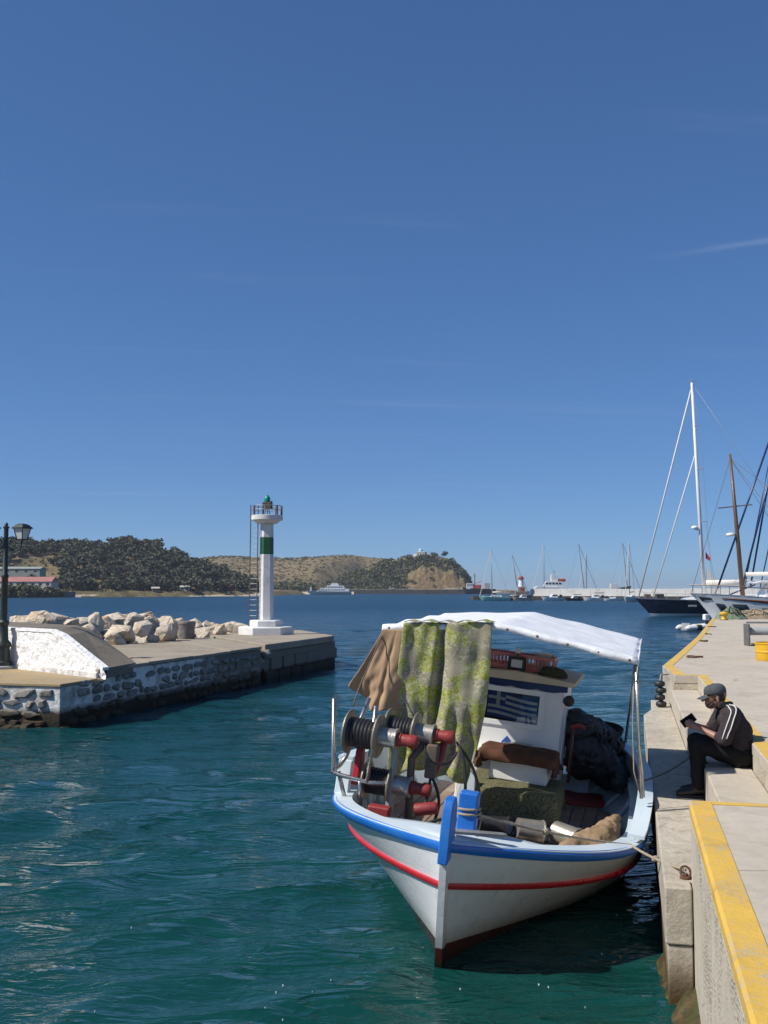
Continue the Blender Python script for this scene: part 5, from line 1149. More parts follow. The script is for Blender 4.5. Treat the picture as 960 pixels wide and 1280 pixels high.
# frames (ribs) inside
for k in range(9):
    t = .30 + .065 * k
    for sgn in (-1, 1): bb(MB().tube([hp(t, w, sgn, -.10) for w in (.95, .85, .75, .65, .58)], .028, 6), 'rib', 'deck_blue', smooth=True)
rr = [[(sg * (abs(hp(t, .86).x) - .07), hp(t, .86).y, .66) for sg in (-1, 1)] for t in np.linspace(.79, .95, 8)]
bb(MB().loft(rr, closed=False), 'aft_deck', 'deck_blue', solid=.03)
bb(MB().box((0, hp(.79, .86).y, .50), (2 * abs(hp(.79, .7).x) - .3, .025, .30)), 'aft_bulkhead', 'deck_blue')
# bulwarks: raised boards with a cap
for sgn in (-1, 1):
    rr = []; rc = []
    for t in [t for t in TS if (TB if sgn < 0 else .26) <= t <= .985]:
        h = (.26 + .02 * math.sin(t * 6)) * (1 if sgn < 0 else .08 + .92 * sm((t - .26) / .13)); a = hp(t, 1, sgn, -.015, .02); c = hp(t, 1, sgn, .02, .02 + h)
        rr.append([tuple(a), tuple(c), tuple(c + Vector((-sgn * .045, 0, 0))), tuple(a + Vector((-sgn * .045, 0, 0)))])
        rc.append([tuple(c + Vector((sgn * .03, 0, 0))), tuple(c + Vector((sgn * .028, 0, .03))), tuple(c + Vector((-sgn * .115, 0, .034))), tuple(c + Vector((-sgn * .115, 0, .002)))])
    bb(MB().loft(rr), 'bulwark', 'deck_blue', smooth=30); bb(MB().loft(rc), 'bulwark_cap', 'deck_blue', smooth=30)
    if sgn > 0: continue
    a = hp(TB, 1, sgn, -.03, .0); bb(MB().prism([(a.y - .05, a.z), (a.y + .06, a.z), (a.y + .06, a.z + .31), (a.y - .0, a.z + .315)], *sorted((a.x + sgn * .05, a.x - sgn * .08)), Matrix(((0, 0, 1, 0), (1, 0, 0, 0), (0, 1, 0, 0), (0, 0, 0, 1)))), 'bulwark_post', 'deck_blue', bevel=.01)
# samson post with lashing, fairlead
def sp_(x, y, z): return Vector((x, y, z))
bb(MB().box((.07, .45, 1.09), (.15, .13, .36)), 'samson_post', 'rail_blue', bevel=.018); bb(MB().box((.07, .45, .955), (.18, .155, .05)), 'post_collar', 'deck_blue', bevel=.01)
bb(MB().tube([(.07 + .089 * math.cos(a), .45 + .08 * math.sin(a), 1.08 + .006 * a) for a in np.linspace(0, 12.5, 60)], .010, 6), 'lashing', 'rope', smooth=True)
bb(MB().prism([(.02, .16), (.36, .30), (.40, .34), (.36, .37), (.0, .24)], 1.0, 1.025), 'chain_plate', 'grey_steel', bevel=.006)
# wheelhouse
HU = 3.9; HW = .54
wh = MB(); bb(wh.box((0, HU + .62, 1.13), (2 * HW, 1.24, 1.40)), 'wheelhouse', 'house_white', bevel=.02)
house = [o for o in boat.children if o.name.startswith('wheelhouse')][0]; house.location.x = -.08
RF = 1.83
bb(MB().prism([(-HW - .10, RF + .0), (HW + .12, RF + .0), (HW + .12, RF + .05), (0, RF + .10), (-HW - .10, RF + .05)], HU - .12, HU + 1.36, Matrix(((1, 0, 0, 0), (0, 0, 1, 0), (0, 1, 0, 0), (0, 0, 0, 1)))), 'roof', 'cream', house, bevel=.01)
tr = [(-HW - .03, RF - .005), (HW + .04, RF - .005), (HW + .04, RF - .07)] + [(HW - .02 - (2 * HW + .02) * k / 12, RF - .075 - .022 * math.sin(k * 1.05) ** 2) for k in range(13)] + [(-HW - .03, RF - .07)]
bb(MB().prism(tr, HU - .022, HU - .006, Matrix(((1, 0, 0, 0), (0, 0, 1, 0), (0, 1, 0, 0), (0, 0, 0, 1)))), 'fascia_trim', 'navy', house)
WX0, WX1, WZ0, WZ1 = -.32, .29, 1.37, 1.68
fz = MB()
for c, d in ((((WX0 + WX1) / 2, 0, WZ1 + .03), (WX1 - WX0 + .12, .02, .06)), (((WX0 + WX1) / 2, 0, WZ0 - .03), (WX1 - WX0 + .12, .02, .06)), ((WX0 - .03, 0, (WZ0 + WZ1) / 2), (.06, .02, WZ1 - WZ0)), ((WX1 + .03, 0, (WZ0 + WZ1) / 2), (.06, .02, WZ1 - WZ0))):
    fz.box((c[0], HU - .012, c[2]), d)
bb(fz, 'window_frame', 'house_white', house, bevel=.006)
bb(MB().box(((WX0 + WX1) / 2, HU - .003, (WZ0 + WZ1) / 2), (WX1 - WX0, .004, WZ1 - WZ0)), 'window_back', 'window_dark', house)
bb(MB().box(((WX0 + WX1) / 2, HU - .017, (WZ0 + WZ1) / 2), (WX1 - WX0, .003, WZ1 - WZ0)), 'pane', 'glass', house)
bb(MB().box((0, HU - .11, 1.055), (2 * HW + .02, .24, .035)), 'shelf', 'house_white', house, bevel=.008); bb(MB().box((0, HU - .015, .97), (2 * HW + .02, .028, .1)), 'lower_trim', 'navy', house)
bb(MB().box((HW + .008, HU + .62, 1.0), (.014, .62, 1.2)), 'door', 'house_white', house, bevel=.005); bb(MB().tube([(HW + .03, HU + .38, 1.0), (HW + .05, HU + .38, 1.0), (HW + .05, HU + .38, 1.12), (HW + .03, HU + .38, 1.12)], .008, 6), 'door_handle', 'inox', house)
bb(MB().box((0, HU + .61, 1.11), (.5, 1.3, .02)), 'rail', 'navy', house) if False else None
# awning over the working deck
AU0, AU1 = 2.2, 5.35
def awn(a, b):
    v = -1.21 + 2.42 * b; u = AU0 + (AU1 - AU0) * a
    rid = 1 - abs(v + .08) / 1.29
    z = 2.325 + .165 * max(rid, 0) ** .92 + .04 * a - .022 * math.sin(a * math.pi * 3) ** 2 * (1 - rid) + .010 * noise.noise(Vector((u * 3, v * 3, 0)))
    return (v, u, z)
bb(MB().grid(40, 40, awn), 'awning', 'tarp', smooth=True, solid=.012)
bb(MB().grid(24, 4, lambda a, b: (1.212 + .004 * math.sin(a * 7), AU0 + (AU1 - AU0) * a, 2.335 + .04 * a - (.07 + .015 * math.sin(a * 6) + .15 * max(0, 1 - a * 9)) * b)), 'awning_flap', 'tarp', smooth=True, solid=.008)
bb(MB().grid(40, 3, lambda a, b: (awn(0, a)[0], AU0 - .012 - .006 * math.sin(a * 31), awn(0, a)[2] - .055 * b - .008 * math.sin(a * 23) * b)), 'awning_flap', 'tarp', smooth=True, solid=.008)
for u in (AU0 + .05, (AU0 + AU1) / 2, AU1 - .05):
    a = (u - AU0) / (AU1 - AU0); bb(MB().tube([Vector(awn(a, b)) - Vector((0, 0, .028)) for b in np.linspace(.01, .99, 14)], .014, 6), 'awning_hoop', 'inox', smooth=True)
def capz(t): return hp(t, 1, 1, 0, .34)
for (u, v_, m) in ((AU0 + .05, 1.19, 'inox'), (AU1 - .05, 1.17, 'inox'), (AU1 - .05, -1.17, 'inox')):
    t = u / LB; s = 1 if v_ > 0 else -1; b_ = hp(t, 1, s, -.05, .34); bb(MB().tube([b_, (v_, u, 2.31)], .016, 7), 'awning_post', m, smooth=True)
pb = hp((AU0 + .05) / LB, 1, 1, -.03, .36)
bb(MB().tube([(1.215, AU0 + .03, 2.26)] + [(1.2 + (pb.x - 1.2) * k + .006 * math.sin(k * 9), AU0 + .02 + .015 * math.cos(k * 8), 2.2 + (pb.z - 2.2) * k) for k in (.2, .4, .6, .8, 1)], .008, 6), 'awning_lashing', 'rope', smooth=True)
bb(MB().tube([(1.18, AU0 + .10, 2.26), (1.22, AU0 + .12, 1.7), (1.27, AU0 + .1, 1.3), (pb.x - .03, AU0 + .1, pb.z)], .007, 6), 'awning_lashing', 'rope', smooth=True)
bb(MB().tube([(-1.19, AU0 + .02, 2.30), (-1.27, AU0 - .35, 1.80), (-1.25, AU0 - .62, 1.62)], .007, 5), 'awning_stay', 'dark_steel', smooth=True)
for k in range(9):
    a = k / 8; p = awn(0, .03 + .94 * a); bb(MB().lathe([(.008, -.002), (.014, 0), (.008, .002)], 8, Matrix.Translation((p[0], AU0 - .02, p[2] - .03)) @ Matrix.Rotation(math.pi / 2, 4, 'X')), 'eyelet', 'dark_steel')
# stainless line guide on the port rail
def onb(x, y, z): return MBOAT @ Matrix.Translation((x, y, z))
GX = -1.25; GU = 1.42
gd = empty('line_guide', label='bent stainless tube line guide standing on the left rail of the boat', cat='line guide', M=onb(GX, GU, 1.03))
MB().tube([(-.13, -.02, .66), (-.07, -.02, .08), (-.07, -.03, .02), (.0, -.04, .0), (.30, -.06, -.02), (.42, -.04, -.01), (.47, .05, .05)], .021, 10).build('guide_tube', M['inox'], gd, smooth=True)
MB().tube([(.10, .34, .66), (-.05, .30, .1), (-.09, .26, .02), (-.1, .1, -.0), (-.07, -.02, .01)], .021, 10).build('guide_tube', M['inox'], gd, smooth=True)
MB().tube([(.27, -.06, -.02), (.27, -.05, .65)], .021, 10).build('guide_tube', M['inox'], gd, smooth=True)
MB().tube([(.05, .1, -.26), (-.05, .1, .0)], .02, 8).build('guide_foot', M['inox'], gd, smooth=True); MB().tube([(.22, .0, -.24), (.2, -.06, -.02)], .018, 8).build('guide_foot', M['inox'], gd, smooth=True)
# hydraulic line hauler with three reels
hl = empty('line_hauler', label='hydraulic line hauler with three black wound reels and red motors on the bow', cat='hauler', M=onb(-.81, 1.40, ZSO))
def reel(c, r, w, ang, rr_, mot=True):
    Mx = Matrix.Translation(c) @ Matrix.Rotation(ang, 4, 'Z') @ Matrix.Rotation(math.pi / 2, 4, 'Y')
    rl = MB().lathe([(r * .66, -w / 2 + .02)] + [(r * (.66 + .025 * (-1) ** k), -w / 2 + .02 + (w - .04) * k / 14) for k in range(15)] + [(r * .66, w / 2 - .02)], 28, Mx).build('reel', M['line'], hl, smooth=40)
    for s in (-1, 1): MB().lathe([(r * .1, s * w / 2 - .012), (r * .93, s * w / 2 - .012), (r, s * w / 2 - s * .0 - .004), (r, s * w / 2 + .006), (r * .93, s * w / 2 + .012), (r * .1, s * w / 2 + .012)], 32, Mx).build('flange', M['flange'], rl, smooth=30)
    MB().lathe([(.085, w / 2 + .012), (.085, w / 2 + .15), (.095, w / 2 + .16), (.095, w / 2 + .175), (.03, w / 2 + .18)], 18, Mx).build('hub', M['hub'], rl, smooth=40)
    if mot:
        mo = MB().lathe([(.062, w / 2 + .175), (.062, w / 2 + .21), (.052, w / 2 + .22), (.052, w / 2 + .28), (.06, w / 2 + .285), (.06, w / 2 + .34), (.05, w / 2 + .355), (.0201, w / 2 + .356)], 14, Mx).build('motor', M['motor_red'], rl, smooth=40)
    return Mx
R1 = (-.26, .0, .98); R2 = (.02, .28, 1.02); R3 = (-.10, .12, .56)
reel(R1, .195, .28, R(-4), .2); reel(R2, .175, .26, R(-4), .2); reel(R3, .175, .24, R(-4), .2)
MB().prism([(-.08, .26), (.12, .22), (.05, .95), (-.04, .95)], -.02, .02, Matrix.Translation((.02, .08, .0)) @ Matrix(((0, 0, 1, 0), (1, 0, 0, 0), (0, 1, 0, 0), (0, 0, 0, 1)))).build('stand_plate', M['grey_box'], hl, bevel=.01)
MB().box((.20, .14, .05), (.26, .30, .07)).build('base_plate', M['dark_steel'], hl, bevel=.01); MB().tube([(.20, .14, .08), (.16, .16, .8), (.28, .28, 1.0)], .035, 8).build('stand_post', M['dark_steel'], hl, smooth=True)
MB().prism([(-.12, 0), (.10, 0), (.05, .40), (-.02, .44)], -.03, .03, Matrix.Translation((-.30, .1, .52)) @ Matrix(((0, 0, 1, 0), (1, 0, 0, 0), (0, 1, 0, 0), (0, 0, 0, 1)))).build('bracket', M['red'], hl, bevel=.01); MB().box((-.02, -.10, .34), (.2, .12, .13)).build('gearbox', M['motor_red'], hl, bevel=.02)
MB().box((.34, .22, .80), (.10, .16, .30)).build('valve_block', M['dark_steel'], hl, bevel=.015); MB().tube([(.42, .30, 1.02), (.40, .28, .82), (.36, .22, .7)], .035, 8).build('motor_bracket', M['motor_red'], hl, smooth=True); MB().lathe([(.055, 0), (.055, .18), (.04, .2)], 12, Matrix.Translation((.28, -.02, .40)) @ Matrix.Rotation(R(75), 4, 'Y')).build('motor', M['motor_red'], hl, smooth=40)
for pts in ([(.28, .0, .98), (.34, -.06, .86), (.42, .0, .80), (.52, .12, .82), (.56, .2, .92)], [(.52, .26, 1.0), (.62, .2, .9), (.68, .16, .62), (.66, .18, .3), (.6, .3, .05)], [(.30, .2, .74), (.42, .12, .6), (.47, .12, .45), (.42, .2, .3), (.38, .2, .08)], [(.34, .2, .7), (.36, .1, .5), (.34, .02, .44)], [(.2, -.1, .12), (.34, -.14, .30), (.48, -.1, .36), (.62, .0, .40), (.8, .1, .30)], [(.56, .24, .96), (.70, .3, .8), (.80, .34, .5), (.78, .4, .2)]):
    MB().tube([Vector(p) for p in pts], .016, 7).build('hose', M['black_rubber'], hl, smooth=True)
for o in hl.children:
    if o.name.startswith('hose'): m_ = o.modifiers.new('s', 'SUBSURF'); m_.levels = 2; m_.render_levels = 2
# ---------------------------------------------------------------- cloths hung from the awning
def curtain(a, b):
    x = -.99 + .84 * a; top = awn(0, (x + 1.21) / 2.42)[2] + .02
    ln = 1.55 - .10 * math.sin(a * 3) + (.02 if a > .5 else -.03)
    fold = (.025 if a < .44 else .035) * math.sin(a * 9.5 + 1.2 + .8 * b) * (.35 + .65 * b) + .018 * math.sin(a * 33 + 2 * math.sin(b * 4)) * (.3 + .7 * b) + .03 * noise.noise(Vector((a * 3, b * 6, 9))) + .022 * math.sin(a * 21 + b * 3) * b + .02 * noise.noise(Vector((a * 7, b * 3, 4)))
    crease = -.085 * math.exp(-((a - .44 - .02 * b) / .045) ** 2)            # the deep fold between the two widths
    pull = (.10 * (b > .5) * (b - .5) * 2) * (a - .2) + .05 * math.sin(b * 3.1) * (a > .9)
    return (x - .03 * b + (-.10 * b * b * a) + .06 * math.sin(b * 2.6) * a, AU0 - .05 - fold + crease * -1.0 + .10 * b, top - ln * b + .03 * noise.noise(Vector((a * 6, b * 5, 1))) * b)
cu = MB().grid(90, 60, curtain).build('floral_curtain', M['floral'], smooth=True, solid=.006, M=MBOAT); tag(cu, 'green floral cloth hung as a curtain from the front of the awning', 'curtain')
fl_ = MB().grid(40, 6, lambda a, b: (-.99 + .84 * a, AU0 - .06 + .22 * b, awn(max(0, (.22 * b - .06) / (AU1 - AU0)), (-.99 + .84 * a + 1.21) / 2.42)[2] + .028 + .01 * math.sin(a * 30))).build('curtain_fold', M['floral'], cu, smooth=True, solid=.006)
def bur(a, b):
    q = b; x = -1.20 + .25 * a; fl = q ** 1.1; cr = noise.noise(Vector((a * 3.2, b * 2.6, 2))) + .5 * noise.noise(Vector((a * 8, b * 7, 5)))
    pleat = .06 * math.exp(-((a - .55 - .1 * b) / .06) ** 2)
    return (x - .26 * (1 - a) * fl + .015 * math.sin(a * 8) * q + .015 * cr * q, AU0 - .02 + .07 * math.sin(a * 6 + .5) * q - .12 * (1 - a) * fl + pleat * q + .06 * cr * q, 2.305 + .03 * a - (.58 + .20 * min(1, a * 2)) * q + .025 * cr * q)
bu = MB().grid(40, 40, bur).build('burlap_sheet', M['burlap'], smooth=True, solid=.006, M=MBOAT); tag(bu, 'brown canvas sheet flaring out left of the floral curtain', 'canvas sheet')
# ---------------------------------------------------------------- things about the deck
eb = empty('engine_box', label='grey wooden engine box in front of the wheelhouse', cat='box', M=onb(.10, 3.25, ZSO + .015))
MB().box((0, 0, .17), (.80, .72, .34)).build('case', M['grey_box'], eb, bevel=.012); MB().box((0, 0, .355), (.84, .76, .03)).build('lid', M['deck_blue'], eb, bevel=.008)
def drape(W_, D_, H_, m, name, label, cat, base, th=.012, seed=0, inset=.0, front=1.0, side=.9):
    def fn(a, b):
        x = (a - .5) * 2; y = (b - .5) * 2; ox = max(0, abs(x) * 1.7 - 1); oy = max(0, abs(y) * 1.7 - 1)
        px_ = max(-1, min(1, x * 1.7)) * W_ / 2; py_ = max(-1, min(1, y * 1.7)) * D_ / 2
        hang = max(ox * side if abs(x) > .55 else 0, oy * front) * H_ / .7
        n_ = .035 * noise.noise(Vector((x * 3 + seed, y * 3, 0))) + .02 * math.sin((x * 7 + y * 6) + seed) * min(1, hang * 6)
        px_ += math.copysign(.02 + .06 * hang + n_, x) * (ox > 0); py_ += math.copysign(.02 + .06 * hang + n_, y) * (oy > 0)
        return (px_, py_, .012 - hang + .6 * n_ * (hang < .01) + .01 * abs(n_))
    o = MB().grid(44, 44, fn).build(name, M[m], smooth=True, solid=th, M=base); return tag(o, label, cat)
drape(.90, .84, .30, 'floral_dark', 'patterned_cloth', 'dark olive patterned cloth draped over the grey engine box', 'cloth', onb(.10, 3.25, ZSO + .402), seed=3)
fb = empty('foam_box', label='white foam fish box under the brown blanket', cat='box', M=onb(.13, 3.36, ZSO + .425)); MB().box((0, 0, .12), (.60, .38, .24)).build('box', M['foam'], fb, bevel=.02); MB().box((0, 0, .255), (.64, .42, .045)).build('lid', M['foam'], fb, bevel=.015)
drape(.72, .46, .20, 'blanket', 'brown_blanket', 'dark brown blanket folded over the white foam box', 'blanket', onb(.11, 3.36, ZSO + .712), .03, seed=8, front=.5, side=.95)
sc = empty('weighing_scale', label='flat grey weighing scale on the shelf below the wheelhouse window', cat='scale', M=onb(.06, HU - .14, 1.075))
MB().box((0, .0, .025), (.30, .18, .05)).build('body', M['black_rubber'], sc, bevel=.01); MB().box((-.03, .0, .075), (.30, .22, .018)).build('tray', M['inox'], sc, bevel=.006); MB().prism([(-.06, 0), (.05, 0), (.05, .045), (-.02, .055)], .15, .27, Matrix(((0, 0, 1, 0), (1, 0, 0, 0), (0, 1, 0, 0), (0, 0, 0, 1)))).build('display', M['foam'], sc, bevel=.006); MB().box((.21, -.03, .052), (.08, .04, .004)).build('screen', M['window_dark'], sc)
bt = MB().prism([(-.05, .0), (.055, .0), (.05, .07), (.0, .12), (-.055, .05)], -.012, .012, Matrix(((1, 0, 0, 0), (0, 0, 1, 0), (0, 1, 0, 0), (0, 0, 0, 1)))).build('blue_cloth_rag', M['flag_blue'], bevel=.006, M=onb(-.1, HU - .05, 1.095)); tag(bt, 'small blue rag behind the weighing scale', 'rag')
# flag inside the window: nine stripes and a canton with a cross
fg = empty('striped_flag', label='faded blue and white striped flag hung inside the wheelhouse window', cat='flag', M=onb(-.08, HU - .008, 0))
fx0, fx1, fz0, fz1 = -.27, .27, 1.385, 1.67
def fgrid(xa, xb, za, zb, off): return MB().grid(12, 3, lambda a, b: (xa + (xb - xa) * a, -.001 * math.sin(a * 9) - off, za + (zb - za) * b + .018 * (xa + (xb - xa) * a - fx0) * -1.0 - .02 * math.sin((xa + (xb - xa) * a) * 7)))
for k in range(9):
    za = fz1 - (fz1 - fz0) * (k + 1) / 9; zb = fz1 - (fz1 - fz0) * k / 9; fgrid(fx0 if k > 4 else fx0 + .19, fx1, za, zb, 0).build('stripe', M['flag_blue' if k % 2 == 0 else 'flag_white'], fg)
hN = (fz1 - fz0) / 9; fgrid(fx0, fx0 + .19, fz1 - 5 * hN, fz1, 0).build('canton', M['flag_blue'], fg); fgrid(fx0, fx0 + .19, fz1 - 3 * hN, fz1 - 2 * hN, .001).build('cross_bar', M['flag_white'], fg); fgrid(fx0 + .09, fx0 + .13, fz1 - 5 * hN, fz1, .0012).build('cross_bar', M['flag_white'], fg)
# on the roof: crate, little monitor, jar, rope
RZ = RF + .095
cr = empty('plastic_crate', label='faded red slatted plastic crate on the wheelhouse roof', cat='crate', M=onb(-.12, HU + .30, RZ))
CW, CD, CHh = .86, .42, .17
MB().box((0, 0, .01), (CW, CD, .02)).build('bottom', M['pink'], cr)
for zz in (.035, .155): 
    for s in (-1, 1): MB().box((0, s * CD / 2, zz), (CW, .016, .028)).build('rim', M['pink'], cr); MB().box((s * CW / 2, 0, zz), (.016, CD, .028)).build('rim', M['pink'], cr)
for k in range(22):
    x = -CW / 2 + CW * k / 21
    for s in (-1, 1): MB().box((x, s * CD / 2 + .001 * s, .095), (.014, .014, .10)).build('slat', M['pink'], cr)
for k in range(11):
    for s in (-1, 1): MB().box((s * CW / 2, -CD / 2 + CD * k / 10, .095), (.014, .014, .10)).build('slat', M['pink'], cr)
mn = empty('small_monitor', label='small black framed screen standing before the red crate', cat='monitor', M=onb(-.08, HU + .02, RZ - .01)); MB().box((0, 0, .085), (.20, .04, .15)).build('frame', M['black_rubber'], mn, bevel=.012); MB().box((0, -.022, .085), (.12, .004, .085)).build('screen', M['clear_plastic'], mn); MB().box((0, .02, .02), (.1, .08, .02)).build('foot', M['black_rubber'], mn); MB().tube([(0, 0, .16), (0, 0, .21)], .012, 6).build('sensor_stem', M['black_rubber'], mn); MB().lathe([(.028, .2), (.034, .22), (.02, .25)], 10).build('sensor', M['clear_plastic'], mn, smooth=40)
jr = empty('plastic_tub', label='cloudy plastic tub standing in the red crate', cat='tub', M=onb(.18, HU + .26, RZ + .02)); MB().lathe([(.075, 0), (.09, .17), (.10, .18), (.10, .195), (.02, .2)], 16).build('tub', M['clear_plastic'], jr, smooth=40); MB().tube([(.1, 0, .19), (.14, 0, .12), (.12, 0, .06)], .01, 6).build('handle', M['clear_plastic'], jr)
cl = MB()
for k in range(5): cl.tube([((.15 - .012 * k) * math.cos(a), (.09 - .006 * k) * math.sin(a) + .01 * math.sin(3 * a), .02 + .016 * k + .008 * math.sin(2 * a + k)) for a in np.linspace(0, 6.28, 22)], .016, 6)
co_ = cl.build('rope_coil', M['rope_green'], smooth=True, M=onb(.32, HU + .06, RZ - .02)); tag(co_, 'dark coil of rope on the front edge of the wheelhouse roof', 'rope')
# black oilskins heaped aft on the starboard side
ok = capsules([((.62, 4.3, 1.25), (.95, 4.9, .95), .17, .22), ((.95, 4.9, .95), (1.10, 5.2, .75), .22, .18), ((.7, 4.4, .95), (1.05, 4.6, .72), .22, .20), ((1.0, 4.5, .85), (1.18, 4.35, .72), .11, .09), ((1.18, 4.35, .72), (1.16, 4.2, .66), .09, .07), ((.75, 4.7, 1.1), (.85, 5.2, .9), .16, .16), ((.66, 4.3, 1.0), (.72, 4.5, .75), .14, .14)]).build('oilskin_heap', M['black_cloth'], M=MBOAT @ Matrix.Translation((-.05, .38, .08)))
remesh(ok, .02, 6)
for v in ok.data.vertices: v.co += v.normal * (.05 * (1 - 2 * abs(fbm(v.co * 4, 3))) + .03 * fbm(v.co * 11, 3))
tag(ok, 'heap of black oilskins and tarpaulin beside the wheelhouse', 'oilskins')
hs = MB()
for k in range(4): hs.tube([(.95 + (.17 + .01 * k) * math.cos(a), 5.0 + .12 * math.sin(a), 1.08 + .03 * k + .05 * math.sin(a)) for a in np.linspace(0, 6.28, 22)], .016, 6)
h_ = hs.build('hose_coil', M['black_rubber'], smooth=True, M=MBOAT @ Matrix.Translation((-.05, .38, .08))); tag(h_, 'coil of black hose on top of the oilskin heap', 'hose')
gf = empty('gaff_hook', label='short gaff with dark red handle leaning against the wheelhouse side', cat='gaff', M=onb(.58, 4.2, 1.25)); MB().tube([(0, 0, -.5), (0, 0, .12)], .016, 8).build('shaft', M['wood_dark'], gf, smooth=True); MB().tube([(-.02, 0, .10), (.06, 0, .14), (.13, -.02, .12)], .03, 8).build('grip', M['motor_red'], gf, smooth=True); MB().tube([(.12, 0, .12), (.20, 0, .17), (.24, 0, .24)], .007, 6).build('hook', M['dark_steel'], gf, smooth=True)
pv_ = MB().lathe([(.02, 0), (.06, .02), (.06, .08), (.02, .1)], 12, Matrix.Rotation(math.pi / 2, 4, 'X')).build('side_lamp', M['black_rubber'], house, smooth=40, M=Matrix.Translation((HW + .06, HU + .08, RF - .16)))
# red mat, sacks, tins
rm = MB().grid(24, 18, lambda a, b: (.47 + .50 * a + .02 * math.sin(b * 6), 4.50 + .62 * b - .05 * math.sin(a * 5), ZSO + .03 + .012 * noise.noise(Vector((a * 4, b * 4, 0))) + .02 * b)).build('red_mat', M['mat_red'], smooth=True, solid=.012, M=MBOAT); tag(rm, 'dark red mat on the deck right of the wheelhouse', 'mat')
sk = capsules([((.78, 1.75, .48), (1.05, 1.95, .56), .10, .14), ((1.05, 1.95, .56), (1.10, 2.15, .66), .13, .08), ((.62, 1.62, .42), (.85, 1.78, .46), .07, .11), ((1.0, 1.8, .46), (1.12, 2.1, .5), .12, .12), ((1.10, 2.15, .66), (1.12, 2.25, .70), .07, .05)]).build('brown_sack', M['sack'], M=MBOAT @ Matrix.Translation((.02, -.16, .20))); remesh(sk, .016, 4)
for v in sk.data.vertices: v.co += v.normal * (.03 * fbm(v.co * 9, 4))
tag(sk, 'crumpled brown sack tucked inside the right bow', 'sack')
for k, (x, y, rz, m, lab, nm) in enumerate(((.36, 2.5, .4, 'hub', 'steel pot lying on its side on the bow deck nearest the bow', 'steel_pot'), (.70, 2.55, -.5, 'hub', 'steel pot lying on its side next to the brown sack', 'steel_pot'), (.02, 2.45, .2, 'black_rubber', 'black rubber bucket under the bow line', 'black_bucket'))):
    o = empty(nm, label=lab, cat='pot' if k < 2 else 'bucket', M=onb(x, y, ZSO + .13) @ Matrix.Rotation(rz, 4, 'Z') @ Matrix.Rotation(R(96), 4, 'Y')); MB().lathe([(.015, -.12), (.095, -.12), (.108, .12), (.116, .124), (.116, .135), (.10, .135), (.09, -.105), (.015, -.105)], 22).build('body', M[m], o, smooth=40); MB().tube([(.11 * math.cos(a), .11 * math.sin(a), .13 + .08 * math.sin(a)) for a in np.linspace(0, math.pi, 12)], .006, 5).build('handle', M['dark_steel'], o, smooth=True)
th_ = MB().box((.1, 2.74, ZSO + .07), (.9, .18, .1)).build('low_thwart', M['deck_blue'], boat, bevel=.01)
bb(MB().prism([(-.46, .50), (-.22, .50), (-.24, .92), (-.36, 1.05)], 2.78, 2.83, Matrix(((1, 0, 0, 0), (0, 0, 1, 0), (0, 1, 0, 0), (0, 0, 0, 1)))), 'knee_board', 'deck_blue', bevel=.01)
# mooring lines
def bw_(x, y, z): return MBOAT @ Vector((x, y, z))
A_ = bw_(.14, .44, 1.11); B_ = bw_(1.30, 1.62, .80)
def catenary(a, b, sag, n=18): return [a.lerp(b, t) - Vector((0, 0, sag * 4 * t * (1 - t))) for t in np.linspace(0, 1, n)]
pts = catenary(A_, B_, .03) + catenary(B_, RING, .02)[1:]
rp_ = MB().tube(pts, .011, 7).build('bow_line', M['rope'], smooth=True); tag(rp_, 'thin bow line from the blue post to the quay ring', 'rope')
kp = A_.lerp(B_, .42) - Vector((0, 0, .03)); MB().lathe([(.004, -.03), (.022, -.015), (.026, .0), (.02, .02), (.004, .03)], 10, Matrix.Translation(kp) @ Matrix.Rotation(1.2, 4, 'Y')).build('knot', M['rope'], rp_, smooth=True)
kp = B_.lerp(RING, .5) - Vector((0, 0, .02)); MB().lathe([(.004, -.03), (.022, -.015), (.026, .0), (.02, .02), (.004, .03)], 10, Matrix.Translation(kp) @ Matrix.Rotation(1.2, 4, 'Y')).build('knot', M['rope'], rp_, smooth=True)
S0 = bw_(1.30, 3.3, 1.03); S1 = Vector((*q2(.67, 12.2), .98)); r2 = MB().tube(catenary(S0, S1, .05), .010, 6).build('spring_line', M['rope'], smooth=True); tag(r2, 'thin mooring line from the boat side to the step behind the man', 'rope')

nh = MB().grid(40, 14, lambda a, b: (lambda x, y, q: (x, y, ZSO + .02 + .20 * q * (.8 + .5 * fbm((x * 5, y * 5, 3), 4)) + .02 * fbm((x * 22, y * 22, 1), 3)))(-.30 + .26 * b * math.cos(6.283 * a) * (1 + .2 * math.sin(3 * 6.283 * a)), 1.75 + .34 * b * math.sin(6.283 * a), max(0, 1 - b ** 2.4))).build('deck_net', M['net_beige'], smooth=True, M=MBOAT); tag(nh, 'low heap of beige net on the deck beside the line hauler', 'fishing net')
for k in range(7):
    a = k * .9; MB().lathe([(.004, -.035), (.022, -.02), (.026, 0), (.022, .02), (.004, .035)], 10, Matrix.Translation((-.30 + .16 * math.cos(a), 1.75 + .22 * math.sin(a), ZSO + .20)) @ Matrix.Rotation(a, 4, 'Z') @ Matrix.Rotation(1.3, 4, 'Y')).build('float', M['orange' if k % 2 else 'foam'], nh, smooth=True)
